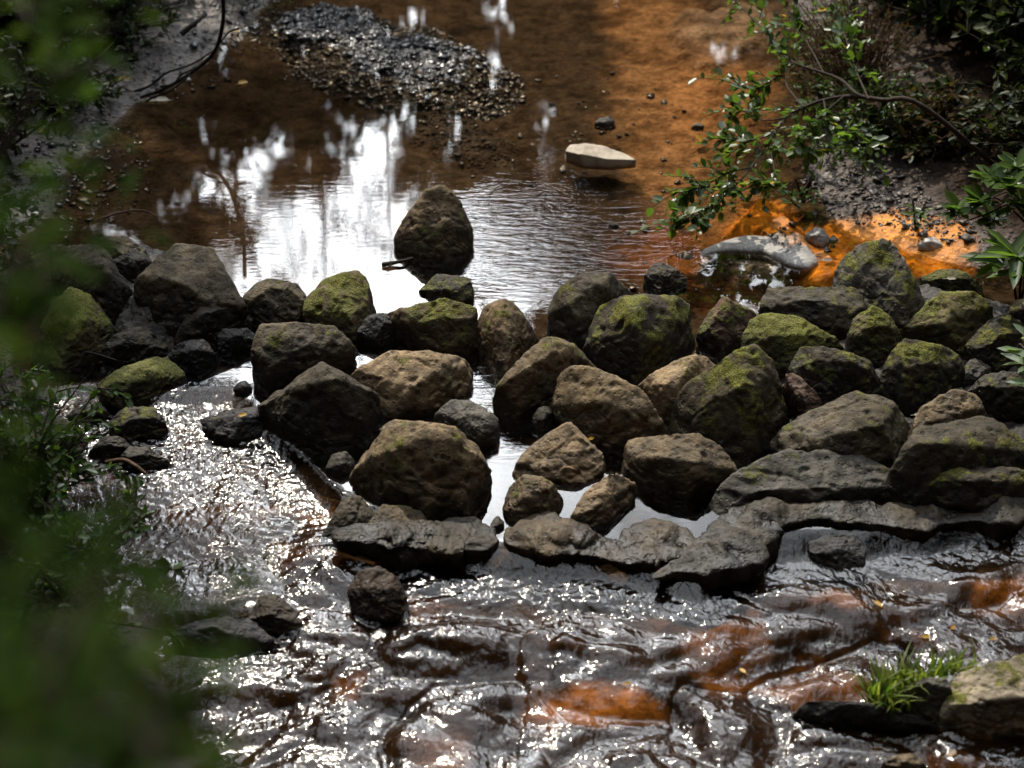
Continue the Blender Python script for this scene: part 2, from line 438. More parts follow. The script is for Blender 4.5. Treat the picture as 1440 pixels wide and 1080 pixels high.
def terrain(x, y):
    W = level(x, y); L, m = lumps(x, y)
    d, dl, dr = bank(x, y)
    u, v = proj(x, y, np.zeros_like(x))
    nz = fbm(xyz(x, y, 0, 3.0, 3.0), 4)
    fine = fbm(xyz(x, y, 4, 14, 14), 3)
    uw = u + nz * 26; vw = v + fbm(xyz(x, y, 9, 3., 3.), 3) * 15
    depth = .13 + nz * .02
    depth = depth * (1 - m) + m * .022
    bed = W - depth + L + fine * .006
    # gravel bar, mud spit, silt bars (all rise from the pool floor)
    bar = ss(1.3, .35, pix_ell(uw, vw, 560, 78, 170, 60, 12)) + .7 * ss(1.2, .5, pix_ell(uw, vw, 440, 30, 110, 32, 0))
    bar = np.clip(bar, 0, 1)
    tail = ss(1.2, .3, pix_ell(uw, vw, 640, 170, 110, 34, 25))
    bed = bed + bar * (.140 + fine * .022 + nz * .02) + tail * (.07 + fine * .03)
    silt = ss(1.1, .6, pix_ell(uw, vw, 1060, 352, 78, 20, -4)); bed = bed + silt * .085
    org = pix_path(uw, vw, [(1075, 300), (1120, 335), (1160, 365), (1200, 335), (1250, 330), (1330, 365)], 52)
    bed = bed + org * .118
    farsand = ss(1.1, .5, pix_ell(uw, vw, 1030, 30, 90, 40)); bed = bed + farsand * .12
    pile = ss(1.15, .55, pix_ell(uw, vw, 1300, 560, 330, 190, 0)) * ss(-.05, .15, y - np.interp(x, *DAM)) + ss(1.2, .5, pix_ell(uw, vw, 190, 420, 190, 85, 12))
    bed = np.maximum(bed, W - .14 + np.clip(pile, 0, 1) * (.24 + .06 * nz + fine * .03))
    h = bank_h(d)
    h = h * (.8 + .35 * nz) + np.where(d > .15, np.abs(nz) * .05, 0)
    z = np.where(d > -1.2, np.maximum(bed, W + h - .012 * ss(.2, 0, d)), bed)
    side = np.clip(np.maximum(dl, dr) - 3.2, 0, 9) * 1.5 * ss(21, 12, y)
    rear = np.clip(-1.5 - y, 0, 9) * 1.5
    z = z + np.maximum(side, rear)  # unseen gully slopes, steepened to block skylight from sides and rear
    far = ss(22, 60, np.hypot(x, y)); z = z * (1 - far) + far * (1.8 + fbm(xyz(x, y, 1, .05, .05), 3) * .7)
    # ---------------- colours (albedo)
    c = np.zeros(x.shape + (3,)); c[:] = (.060, .045, .031)
    def lay(mk, col):
        nonlocal c
        mk = np.clip(mk, 0, 1)[..., None]; c = c * (1 - mk) + np.array(col) * mk
    lay(ss(1.25, .4, pix_ell(uw, vw, 800, 330, 220, 120)) * .7, (.034, .025, .018))
    lay(ss(1.2, .4, pix_ell(uw, vw, 400, 170, 170, 110)) * .8, (.042, .030, .020))
    lay(pix_path(uw, vw, [(900, -60), (935, 60), (930, 160), (960, 240), (1040, 290)], 95) * .9, (.29, .17, .085))
    lay(ss(1.2, .4, pix_ell(uw, vw, 1010, 120, 90, 90)) * .75, (.36, .19, .085))
    lay(ss(1.2, .3, pix_ell(uw, vw, 980, 330, 130, 60)) * .7, (.22, .085, .025))
    lay(ss(1.2, .4, pix_ell(uw, vw, 1040, 395, 110, 28)) * .8, (.075, .032, .013))
    lay(farsand * .8, (.30, .23, .17))
    lay(org, (.80, .30, .030))
    lay(pix_path(uw, vw, [(1060, 292), (1110, 330)], 50) * .7, (.74, .27, .03))
    lay(bar, (.045, .044, .045)); lay(tail * .7, (.06, .055, .05)); lay(silt, (.26, .24, .22))
    # slab colours below the weir
    lay(m, (.024, .0165, .0105))
    sp = fbm(xyz(x, y, 6.6, 2.4, 2.4), 4)
    for cx, cy, rx, ry, k in [(1000, 850, 130, 45, .55), (1180, 840, 190, 70, .7), (860, 975, 110, 60, 1.), (520, 915, 130, 26, .8), (1100, 925, 260, 30, .75), (1390, 770, 120, 80, .8), (540, 840, 50, 40, .7), (1130, 1030, 240, 40, .85), (930, 700, 110, 50, .7), (470, 690, 160, 16, .5), (650, 830, 80, 40, .35), (700, 1010, 200, 40, .5)]:
        lay(ss(1.2, .35, pix_ell(uw, vw, cx, cy, rx, ry)) * k * .85 * ss(.0, .32, sp), (.22, .108, .028))
    lay(ss(1.1, .3, pix_ell(uw, vw, 840, 945, 100, 26)) * .75, (.55, .26, .06))
    lay(m * ss(.25, .55, sp) * .3, (.11, .052, .015))
    lay(pile * 1.4, (.022, .018, .012))  # dark rubble under the boulders, its colour standing in for shadowed gaps
    # banks
    bk = ss(-.02, .10, d)
    mud = np.where((dl > dr)[..., None], np.array([.10, .092, .086]), np.array([.075, .058, .048]))
    soil = np.array([.030, .022, .015])
    t = ss(.45, 1.15, d + nz * .2)[..., None]
    bc = mud * (1 - t) + soil * t
    bc = np.where((y < 8.6)[..., None], soil * 1.3, bc)
    bk2 = (bk * (1 - org))[..., None]
    c = c * (1 - bk2) + bc * bk2
    wet = np.clip(ss(.95, .35, d), 0, 1) * .92 * ss(-.010, .004, z - W - L * .96 * m)
    grit = np.clip(bar + tail * .8 + silt + .45 * bk * ss(1.2, .3, d) + .35 * (1 - m), 0, 1) * (1 - org * .7)
    return z, c, wet, grit

def axis(a, b, step, lo, hi, grow=1.16):
    mid = list(np.arange(a, b + 1e-6, step)); s = step
    out = []; q = a
    while q > lo: s = min(s * grow, 25); q -= s; out.append(q)
    s = step; q = mid[-1]; up = []
    while q < hi: s = min(s * grow, 25); q += s; up.append(q)
    return np.array(out[::-1] + mid + up)

def grid_mesh(name, xs, ys, zf, mat):
    X, Y = np.meshgrid(xs, ys)
    z, attrs = zf(X, Y)
    v = np.stack([X, Y, z], -1).reshape(-1, 3)
    nx, ny = len(xs), len(ys)
    i = np.arange(ny - 1)[:, None] * nx + np.arange(nx - 1)[None]
    q = np.stack([i, i + 1, i + nx + 1, i + nx], -1).reshape(-1, 4)
    return new_mesh(name, v, [q], mat, {k: a.reshape(-1, 3) if a.ndim == 3 else a.ravel() for k, a in attrs.items()})

def _t(X, Y):
    z, c, w, g = terrain(X, Y); return z, dict(col=c, wet=w, grit=g)
structure(link('ground', grid_mesh('ground', axis(-3.9, 3.9, .02, -300, 300), axis(4.3, 14.2, .02, -60, 600), _t, M_GROUND)))

# domes and slabs of rock under the running water: (px, py, rx, ry, height) -- shared with the film above them
def _w(X, Y):
    W = level(X, Y); L, m = lumps(X, Y)
    u, v = proj(X, Y, np.zeros_like(X))
    s1 = np.interp(X, *DAM) - Y
    wx = X + .05 * perlin(xyz(X, Y, 2, 3, 3)); wy = Y + .05 * perlin(xyz(X, Y, 5, 3, 3))
    left = ss(-.3, -1.1, X) * ss(2.0, 1.2, s1)
    r1 = perlin(xyz(wx, wy + .3 * wx, .5, 7., 11.)) * .0016
    r2 = (.25 - np.abs(perlin(xyz(wx + .3 * wy, wy, 1.5, 20., 36.)))) * .0042
    r3 = perlin(xyz(wx, wy + .2 * wx, 2.5, 42., 58.)) * .0046
    r5 = (.25 - np.abs(perlin(xyz(wx + .15 * wy, wy, 4.5, 38., 15.)))) * .0040
    arc = np.hypot((X + .75) * .8, Y - 8.6) + .06 * fbm(xyz(X, Y, 3, 2.2, 2.2), 3)
    r4 = np.sin(arc * 120.) * .0018 * ss(-.15, .35, perlin(xyz(X, Y, 1.1, 3.1, 3.1)))
    steep = .6 + .75 * ss(-.15, .45, perlin(xyz(X, Y, 7.7, 2.3, 2.3)))
    fl = ss(-.12, .25, s1)
    steep = steep * (.72 + .28 * left)
    z = W + L * .96 * m + fl * (steep * (r1 * (1 - .35 * left) + r2 + r3 + r5) + r4 * left)
    rip = .012 + .5 * ss(1.15, .3, pix_ell(u, v, 800, 330, 190, 110)) + .02 * ss(1.2, .4, pix_ell(u, v, 640, 250, 230, 40)) + .03 * ss(1.2, .2, pix_ell(u, v, 420, 330, 160, 90))
    rip = rip + .5 * ss(1.2, .3, pix_ell(u, v, 700, 560, 90, 90))
    rip = rip * (1 - fl)
    tint = np.zeros(X.shape + (3,)); tint[:] = (.83, .75, .64)
    fm = fl[..., None]; tint = tint * (1 - fm) + np.array([.86, .72, .56]) * fm
    return z, dict(rip=rip, flow=fl * (.55 + .45 * steep), tint=tint)
structure(link('stream_water', grid_mesh('stream_water', axis(-2.9, 2.9, .0095, -14, 14, 1.25), np.concatenate([axis(4.6, 8.6, .009, -6, 8.6, 1.3), axis(8.64, 14.0, .03, 8.64, 24, 1.2)]), _w, M_WATER)))

def ground_z(x, y):
    return float(terrain(np.array([[x]]), np.array([[y]]))[0][0, 0])
def ground_zs(x, y):
    return terrain(np.asarray(x)[None], np.asarray(y)[None])[0][0]
def surf(px, py):
    """where the ray of a photo pixel meets the water / ground"""
    z = 0.
    for _ in range(6):
        p = P(px, py, z)
        z = max(float(level(np.array([p[0]]), np.array([p[1]]))[0]), ground_z(p[0], p[1])) * .6 + z * .4
    return P(px, py, z)
# ================================================================== BOULDERS
_bm = bmesh.new(); bmesh.ops.create_icosphere(_bm, subdivisions=6, radius=1)
_bm.verts.ensure_lookup_table()
ICO_V = np.array([v.co[:] for v in _bm.verts]); ICO_V /= np.linalg.norm(ICO_V, axis=1)[:, None]
ICO_F = np.array([[v.index for v in f.verts] for f in _bm.faces]); _bm.free()
_bm = bmesh.new(); bmesh.ops.create_icosphere(_bm, subdivisions=4, radius=1)
ICO_VS = np.array([v.co[:] for v in _bm.verts]); ICO_VS /= np.linalg.norm(ICO_VS, axis=1)[:, None]
_bm.verts.ensure_lookup_table()
ICO_FS = np.array([[v.index for v in f.verts] for f in _bm.faces]); _bm.free()

def hull_planes(pts):
    bm = bmesh.new()
    for p in pts: bm.verts.new(p)
    r = bmesh.ops.convex_hull(bm, input=bm.verts)
    bm.normal_update()
    c = np.mean([p for p in pts], axis=0)
    out = []
    for f in bm.faces:
        if f.calc_area() < 1e-6: continue
        n = np.array(f.normal[:]); q = np.array(f.verts[0].co[:]); dd = n @ (q - c)
        if dd < 0: n, dd = -n, -dd
        for o in out:
            if o[0] @ n > .985 and abs(o[1] - dd) < .02: break
        else: out.append((n, max(dd, .012)))
    bm.free()
    return c, np.array([o[0] for o in out]), np.array([o[1] for o in out])

def vnormals(v, f):
    n = np.cross(v[f[:, 1]] - v[f[:, 0]], v[f[:, 2]] - v[f[:, 0]])
    o = np.zeros_like(v)
    for k in range(3): np.add.at(o, f[:, k], n)
    return o / (np.linalg.norm(o, axis=1)[:, None] + 1e-12)

CROP = dict(A=(0, 300, 2.769), B=(420, 340, 2.4538), C=(900, 300, 2.348), D=(720, 660, 2.), E=(0, 0, 2.), F=(720, 0, 2.), L=(0, 660, 2.), X=(0, 0, 1.), G=(1080, 820, 4.))
def cv(crop, pts):
    ox, oy, s = CROP[crop]
    p = np.array(pts, float) / s + np.array([ox, oy])
    return p[np.argsort(p[:, 0], kind='stable')]

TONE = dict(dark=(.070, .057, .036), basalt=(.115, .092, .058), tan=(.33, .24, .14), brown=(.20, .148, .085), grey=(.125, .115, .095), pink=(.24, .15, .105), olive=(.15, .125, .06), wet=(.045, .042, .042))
ROCKS_BUILT = []
def rock_shape(seed, crop, top, ridge, bottom, tone='basalt', moss=.3, z0=None, lean=.35, k=.3, p=90., amp=1., sink=.12, small=False, cuts=11, wetb=.27, grow=1.09):
    r = np.random.default_rng(seed)
    top, ridge, bottom = cv(crop, top), cv(crop, ridge), cv(crop, bottom)
    if z0 is None:
        q = surf(float(bottom[:, 0].mean()), float(bottom[:, 1].mean())); z0 = q[2] if q[2] > -.9 else -.5
        if q[1] > np.interp(q[0], *DAM) + .05: z0 = max(0., q[2])
    Bw = P(bottom[:, 0], bottom[:, 1], z0)
    pts = []
    # ridge: above the foot of the front face, leaned back
    def ridge_at(px, py):
        by = np.interp(px, bottom[:, 0], bottom[:, 1])
        foot = P(px, by, z0)
        y = foot[1]
        for _ in range(4):
            q = Py(px, py, y); h = max(q[2] - z0, .01); y = foot[1] + lean * h
        q = Py(px, py, y)
        return q
    R = np.array([ridge_at(a, b) for a, b in ridge])
    R[:, 2] = np.maximum(R[:, 2], z0 + .01)
    T = []
    for a, b in top:
        yr = np.interp(a, ridge[:, 0], R[:, 1]); zr = np.interp(a, ridge[:, 0], R[:, 2])
        dx, dy, dz = ray(a, b)
        # H + dz t = zr + k (dy t - yr)
        t = (zr - k * yr - H) / (dz - k * dy)
        q = np.array([dx * t, dy * t, H + dz * t])
        T.append(q)
    T = np.array(T)
    wdt = T[:, 0].max() - T[:, 0].min(); sink = min(sink, .3 * wdt)
    # keep the depth in proportion to the width
    for i in range(len(T)):
        yr = np.interp(top[i, 0], ridge[:, 0], R[:, 1])
        T[i] = Py(top[i, 0], top[i, 1], np.clip(T[i, 1], yr - .02, yr + 1.0 * wdt))
    T[:, 2] = np.maximum(T[:, 2], z0 + .005)
    back = T.copy(); back[:, 1] += .10 * wdt; back[:, 2] = z0 - sink
    low = Bw.copy(); low[:, 2] = z0 - sink; low[:, 1] += .01
    ends = np.stack([low[0], low[-1]])
    allp = np.concatenate([T, R, Bw, low, back])
    c, n, d = hull_planes(allp)
    # chipped corners
    sup = None
    for _ in range(cuts):
        nn = rand_dirs(1, r)[0]
        s = (allp - c) @ nn
        n = np.vstack([n, nn]); d = np.append(d, s.max() * r.uniform(.80, .95))
    V, F = (ICO_VS, ICO_FS) if small else (ICO_V, ICO_F)
    # warp the sampling directions to the aspect of the rock
    ext = (allp.max(0) - allp.min(0)) / 2; ext = ext / ext.max(); ext = np.maximum(ext, .25)
    D = V * ext; D /= np.linalg.norm(D, axis=1)[:, None]
    dots = np.maximum(D @ n.T, 0) / d[None]
    rad = 1 / (np.sum(dots ** p, axis=1) ** (1 / p))
    rad *= grow
    v = D * rad[:, None]
    s = wdt
    o = r.uniform(-50, 50, 3)
    q = (v + o)
    n0 = vnormals(v, F)
    w = fbm(q * (2.2 / s), 3) * .016 * s + fbm(q * (6.5 / s) + 5, 3) * .013 * s
    tq = fbm(q * (1.9 / s) + 21, 2) * 2.6; tf = tq - np.floor(tq)
    w += .012 * s * (np.floor(tq) + ss(.36, .64, tf) - tq * .55)
    w -= np.clip(np.abs(perlin(q * (4.2 / s) + 9)) * -1 + .10, 0, 1) * .16 * s * .6   # cracks
    w += fbm(q * 22., 3) * .0032
    cell = perlin(q * 17. + 31); w -= ss(.42, .75, cell) * .012    # vesicles
    v = v + n0 * (w * amp)[:, None]
    nn = vnormals(v, F)
    wz = v + c
    up = nn[:, 2]
    ms = moss * (.30 + .75 * ss(-.1, .75, up)) + .28 * fbm(q * (3.4 / s) + 3, 3) * (moss > .05)
    mk = ss(.35, .6, ms + .35 * fbm(q * 14, 3)); v = v + nn * (mk * (.010 + .011 * perlin(q * 50)))[:, None]
    wet = ss(wetb, .012, wz[:, 2] - z0 + .07 * fbm(q * 7, 3)) * (1 - .6 * ss(.35, .75, up))  # waterline wetness, raised to carry shade on the front faces too
    base = np.array([c[0], c[1], z0])
    tn = np.array(TONE[tone] if isinstance(tone, str) else tone) * r.uniform(.74, 1.0)
    tn = tn[None] * (1 + .22 * fbm(q * (2.2 / s) + 7, 2))[:, None]
    return wz - base, F, base, dict(tone=np.clip(tn, .01, 1), moss=np.clip(ms, 0, 1), wet=wet)

def boulder(label, crop, top, ridge, bottom, name='boulder', cat='boulder', group=None, mat=None, **kw):
    v, f, base, at = rock_shape(len(ROCKS_BUILT) * 13 + 5, crop, top, ridge, bottom, **kw)
    o = link(name, new_mesh(name, v, [f], mat or M_ROCK, at), loc=base)
    tag(o, label, cat, group)
    ROCKS_BUILT.append(o); return o

WEIR = 'boulders piled across the stream as a weir'
def W(label, *a, **k): return boulder(label, *a, group=WEIR, **k)

# ---- left end of the weir
W('smooth dark boulder leaning left of the big angular one at the weir left end', 'A', [(200, 200), (215, 145), (300, 130), (390, 138), (430, 190), (505, 300)], [(210, 215), (330, 215), (420, 235), (480, 300)], [(215, 320), (330, 400), (430, 430), (505, 340)], tone='dark', moss=.15)
W('brown topped rock at the back left, peeking out highest behind the dark boulders', 'A', [(352, 130), (430, 83), (480, 83), (557, 132)], [(370, 140), (470, 135), (550, 140)], [(380, 190), (480, 200), (565, 170)], tone='brown', moss=.35)
W('low dark rock wedged between the brown topped rock and the big angular boulder', 'A', [(425, 190), (495, 143), (560, 143), (590, 175)], [(445, 200), (520, 190), (580, 190)], [(440, 260), (530, 270), (585, 240)], tone='dark', moss=.1)
W('largest angular grey-black boulder at the left of the weir with a flat sloping face', 'A', [(535, 210), (625, 120), (700, 126), (800, 153), (850, 163), (892, 213), (912, 280), (960, 335)], [(545, 225), (640, 285), (760, 310), (860, 300), (920, 320)], [(550, 400), (640, 450), (760, 450), (880, 430), (958, 400)], tone='basalt', moss=.12, amp=.8)
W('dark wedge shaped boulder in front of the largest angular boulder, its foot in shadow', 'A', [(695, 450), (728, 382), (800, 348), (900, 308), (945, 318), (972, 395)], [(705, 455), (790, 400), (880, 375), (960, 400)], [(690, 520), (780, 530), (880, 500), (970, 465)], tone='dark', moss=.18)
W('rounded boulder with bright green moss on its crown at the far left behind the leaves', 'A', [(125, 480), (200, 368), (285, 297), (345, 298), (395, 370), (435, 450)], [(150, 480), (240, 430), (330, 420), (420, 460)], [(130, 580), (250, 640), (360, 600), (440, 520)], tone='olive', moss=.62, lean=.6)
W('squat mossy rock at the extreme left end of the boulder row', 'A', [(60, 225), (110, 155), (200, 150), (235, 225)], [(80, 240), (150, 220), (225, 235)], [(80, 330), (150, 350), (225, 330)], tone='olive', moss=.5)
W('dark pointed rock at the foot of the green crowned boulder, beside a bright pool', 'A', [(385, 548), (440, 488), (520, 438), (580, 458), (640, 515)], [(400, 550), (490, 505), (570, 505), (630, 530)], [(390, 580), (480, 582), (570, 576), (645, 555)], tone='dark', moss=.2)
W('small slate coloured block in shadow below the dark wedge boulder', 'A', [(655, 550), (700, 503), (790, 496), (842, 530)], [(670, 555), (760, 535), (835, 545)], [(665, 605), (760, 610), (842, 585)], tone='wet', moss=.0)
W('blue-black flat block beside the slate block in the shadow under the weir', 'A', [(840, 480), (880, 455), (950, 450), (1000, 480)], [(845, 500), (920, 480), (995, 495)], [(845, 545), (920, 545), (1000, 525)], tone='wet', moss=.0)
W('long low rock thickly covered with green moss at the head of the left run', 'A', [(390, 665), (430, 608), (520, 600), (600, 568), (680, 568), (714, 625)], [(400, 680), (500, 650), (600, 635), (705, 640)], [(415, 745), (480, 760), (550, 725), (640, 695), (714, 668)], tone='olive', moss=.62)
W('flat dark stone just breaking the surface of the left run', 'A', [(268, 788), (310, 750), (380, 738), (428, 772)], [(285, 790), (350, 772), (420, 780)], [(275, 803), (350, 812), (428, 788)], tone='dark', moss=.15, small=True)
W('squarish moss flecked stone in the left run, below the long mossy one', 'A', [(422, 840), (470, 765), (560, 750), (612, 755), (645, 820)], [(435, 845), (510, 805), (590, 800), (640, 825)], [(435, 872), (500, 884), (580, 875), (648, 855)], tone='dark', moss=.42)
W('grey tilted rock at the left water edge half hidden by bank leaves', 'A', [(105, 900), (170, 812), (240, 803), (290, 830), (338, 875)], [(130, 905), (220, 860), (330, 885)], [(110, 970), (220, 985), (300, 950), (338, 895)], tone='basalt', moss=.3)
W('low dark rock between two others at the left edge of the cascade', 'A', [(345, 920), (390, 878), (470, 870), (515, 915)], [(360, 925), (430, 900), (505, 915)], [(350, 960), (430, 965), (512, 945)], tone='dark', moss=.1)
W('black pointed rock at the top left of the sparkling cascade', 'A', [(460, 970), (510, 903), (560, 898), (600, 930), (660, 965)], [(485, 965), (550, 935), (650, 965)], [(475, 992), (560, 1000), (660, 985)], tone='dark', moss=.05)
W('tiny black stone alone in the left run', 'A', [(912, 685), (930, 655), (955, 648), (978, 678)], [(918, 688), (945, 675), (975, 682)], [(915, 702), (945, 708), (978, 692)], tone='wet', moss=0, small=True)
W('flat wet slab with a yellow leaf on it in the left run', 'A', [(795, 815), (850, 778), (950, 753), (1090, 742)], [(810, 825), (940, 795), (1085, 785)], [(810, 860), (900, 885), (1000, 865), (1092, 840)], tone='wet', moss=.12, lean=.7)
# ---- middle of the weir
W('dark rounded boulder with a knob on top, left of the yellow-green block boulder', 'A', [(953, 340), (990, 268), (1060, 263), (1080, 248), (1110, 252), (1172, 300), (1198, 375)], [(965, 350), (1050, 315), (1130, 325), (1190, 380)], [(975, 440), (1080, 465), (1160, 460), (1198, 430)], tone='basalt', moss=.3)
W('block shaped boulder with yellow-green moss and a dark right side, against the white reflection', 'B', [(25, 195), (60, 148), (150, 118), (212, 106), (242, 160), (264, 235)], [(32, 240), (100, 268), (175, 240), (250, 235)], [(35, 310), (120, 325), (190, 345), (264, 275)], tone='brown', moss=.6, k=.7)
W('long flat topped boulder with a tan right edge, above the biggest dark lump', 'A', [(988, 540), (1030, 428), (1080, 408), (1130, 433), (1230, 453), (1330, 453), (1366, 488), (1368, 565)], [(995, 550), (1060, 545), (1200, 525), (1345, 510)], [(1000, 650), (1060, 675), (1200, 630), (1366, 600)], tone='basalt', moss=.28, k=.55)
W('biggest dark lumpy boulder left of centre with a ragged crest', 'A', [(1018, 720), (1060, 680), (1140, 638), (1200, 588), (1240, 568), (1320, 588), (1400, 640), (1460, 730)], [(1030, 735), (1150, 700), (1280, 670), (1400, 695), (1455, 755)], [(1050, 830), (1130, 880), (1280, 900), (1400, 890), (1465, 830)], tone='dark', moss=.2, k=.45)
W('small near-black block in shadow between the yellow-green boulder and the mossy slab', 'B', [(208, 295), (255, 243), (320, 248), (348, 285)], [(218, 298), (280, 278), (342, 292)], [(210, 355), (280, 362), (348, 340)], tone='wet', moss=0)
W('broad mossy slab boulder sitting at the pool edge left of the pyramid rock', 'B', [(298, 245), (350, 223), (450, 213), (500, 200), (570, 208), (607, 240), (617, 295)], [(330, 270), (420, 285), (500, 270), (600, 265)], [(365, 355), (430, 375), (530, 385), (617, 380)], tone='brown', moss=.5, k=.6)
W('low rock with a green moss patch just upstream of the weir under the solitary boulder', 'B', [(418, 162), (480, 110), (520, 123), (580, 116), (600, 152)], [(435, 168), (510, 160), (590, 157)], [(445, 182), (510, 208), (570, 215), (600, 198)], tone='dark', moss=.45)
W('pyramid shaped tan boulder with a sharp ridge in the centre of the weir', 'B', [(613, 295), (640, 228), (700, 198), (740, 203), (800, 268), (835, 315)], [(625, 320), (690, 335), (748, 350), (825, 322)], [(635, 395), (690, 455), (715, 475), (790, 395), (835, 338)], tone='tan', moss=.38, k=.8, p=16)
W('wide tan boulder with a flat sunlit top above the left channel', 'B', [(183, 445), (270, 383), (330, 363), (440, 368), (540, 383), (582, 400), (588, 460)], [(215, 455), (300, 470), (400, 470), (500, 440), (578, 425)], [(255, 565), (330, 610), (450, 585), (560, 540), (588, 490)], tone='tan', moss=.22, k=.4)
W('triangular boulder with a thin line of moss along its ridge in the centre', 'B', [(666, 535), (730, 458), (790, 383), (860, 327), (912, 328), (980, 378), (1042, 435)], [(680, 530), (770, 450), (865, 395), (960, 405), (1038, 442)], [(675, 595), (760, 610), (860, 590), (950, 530), (1040, 475)], tone='brown', moss=.34, k=.5)
W('tall black boulder with a rounded back standing at the pool edge', 'B', [(868, 260), (880, 198), (940, 138), (1000, 98), (1060, 103), (1110, 148), (1155, 208)], [(872, 262), (950, 190), (1040, 165), (1140, 208)], [(875, 330), (950, 370), (1000, 382), (1080, 320), (1152, 240)], tone='dark', moss=.3, k=.6)
W('broad black boulder with mossy green shoulders right of the tall rounded one', 'X', [(826, 487), (845, 438), (854, 421), (888, 427), (910, 420), (945, 420), (967, 430), (978, 472)], [(836, 482), (865, 458), (900, 452), (940, 452), (972, 466)], [(830, 500), (870, 525), (900, 540), (940, 530), (977, 487)], tone='dark', moss=.5, k=.5)
W('large domed tan boulder in the centre right, sunlit on top, its base wet', 'B', [(870, 570), (885, 488), (940, 443), (1010, 428), (1080, 438), (1150, 480), (1192, 550), (1268, 655)], [(876, 575), (950, 560), (1050, 565), (1150, 590), (1250, 650)], [(876, 620), (960, 670), (1050, 700), (1150, 712), (1265, 685)], tone='brown', moss=.16, k=.85)
W('smooth grey oval stone in the bright channel at the centre', 'B', [(478, 595), (510, 553), (580, 550), (650, 583), (682, 618)], [(490, 615), (560, 615), (640, 630), (678, 635)], [(490, 650), (570, 680), (640, 708), (675, 695)], tone='grey', moss=.02)
W('big front boulder with a sunlit rim and black face standing in the bright channel', 'B', [(183, 780), (240, 698), (300, 653), (400, 638), (500, 648), (570, 653), (612, 690), (652, 775)], [(192, 785), (280, 725), (390, 692), (500, 690), (590, 700), (640, 770)], [(195, 830), (330, 895), (450, 938), (560, 930), (640, 850)], tone='brown', moss=.25, k=.4)
W('tan crest of a rock showing just behind the big front boulder', 'B', [(283, 645), (340, 610), (400, 613), (475, 645)], [(295, 655), (380, 640), (465, 652)], [(300, 690), (380, 700), (470, 690)], tone='tan', moss=.3)
W('small dark stone at the left foot of the big front boulder', 'B', [(96, 775), (120, 733), (160, 723), (190, 752)], [(105, 778), (150, 760), (186, 770)], [(100, 803), (140, 812), (188, 795)], tone='dark', moss=.08, small=True)
W('small black stone squeezed at the left foot of the domed tan boulder', 'B', [(803, 615), (830, 568), (860, 563), (880, 592)], [(810, 618), (845, 600), (876, 610)], [(812, 645), (845, 660), (876, 645)], tone='dark', moss=.05, small=True)
W('creased tan rock with two lobes in the shallow channel', 'B', [(743, 795), (790, 728), (860, 678), (900, 622), (942, 617), (1000, 678), (1050, 738), (1074, 770)], [(765, 795), (840, 765), (880, 750), (950, 760), (1060, 772)], [(765, 815), (850, 798), (910, 798), (980, 832), (1070, 788)], tone='tan', moss=.08, k=.7)
W('small faceted rock with a lit cap and dark front in the still white water', 'B', [(703, 900), (730, 833), (790, 803), (850, 818), (923, 878)], [(712, 895), (780, 865), (850, 850), (915, 882)], [(708, 940), (760, 978), (830, 968), (915, 905)], tone='tan', moss=.3, k=.3, p=18)
W('elongated tan rock with a groove, lying aslant above the middle ledge', 'B', [(922, 960), (970, 888), (1040, 818), (1100, 808), (1154, 842)], [(932, 965), (1000, 930), (1060, 900), (1148, 858)], [(925, 985), (990, 988), (1060, 970), (1148, 895)], tone='tan', moss=.04, k=.7)
W('flat pitted tan rock with a dark undercut front above the brown still water', 'X', [(876, 642), (890, 623), (940, 613), (985, 618), (1015, 638), (1034, 657)], [(882, 650), (930, 645), (980, 652), (1030, 662)], [(882, 672), (930, 690), (980, 700), (1032, 685)], tone='brown', moss=.1, k=.3)
W('tiny dark stone in the still white water beside the faceted rock', 'B', [(653, 990), (675, 953), (690, 946), (710, 966)], [(662, 992), (688, 975), (706, 975)], [(658, 1003), (685, 998), (707, 988)], tone='dark', moss=0, small=True)
# ---- right end of the weir; dark tones also stand in for its shade
W('medium rock with reddish wet foot and mossy crown, starting the right hand pile', 'C', [(198, 375), (240, 308), (290, 268), (330, 293), (380, 318), (415, 338)], [(212, 385), (290, 370), (405, 345)], [(225, 430), (290, 455), (350, 450), (410, 390)], tone='pink', moss=.5, k=.7)
W('low boulder with the brightest yellow-green mossy top in the right hand pile', 'C', [(348, 420), (380, 358), (440, 333), (560, 358), (620, 388), (675, 438)], [(358, 435), (440, 410), (540, 405), (620, 415), (670, 445)], [(355, 480), (430, 510), (520, 530), (665, 480)], tone='olive', moss=.75, k=.45)
W('long dark slab with a little moss at the back of the right hand pile', 'C', [(398, 295), (430, 248), (520, 236), (640, 236), (720, 268), (763, 318)], [(408, 310), (500, 295), (620, 300), (700, 318), (758, 325)], [(410, 360), (520, 380), (620, 400), (680, 420), (755, 370)], tone='dark', moss=.36, k=.4)
W('tall upright grey boulder with a hollow, beside the bright orange mud', 'C', [(638, 222), (680, 138), (720, 92), (790, 98), (830, 103), (872, 168), (902, 258), (945, 325)], [(648, 230), (730, 235), (800, 225), (880, 280), (935, 330)], [(670, 290), (780, 340), (860, 390), (940, 360)], tone='grey', moss=.42, k=1.1, lean=.5)
W('egg shaped mossy boulder in the middle of the right hand pile', 'C', [(672, 420), (710, 348), (760, 316), (810, 323), (855, 405)], [(682, 420), (750, 385), (820, 385), (850, 410)], [(685, 480), (760, 510), (840, 495), (860, 450)], tone='olive', moss=.55, k=.7)
W('leaning boulder with a smooth mossy flank at the right of the pile under the bank', 'C', [(846, 400), (910, 338), (980, 268), (1030, 253), (1100, 258), (1155, 305)], [(862, 408), (940, 380), (1020, 345), (1140, 335)], [(865, 440), (960, 470), (1060, 500), (1150, 450)], tone='olive', moss=.52, k=.7)
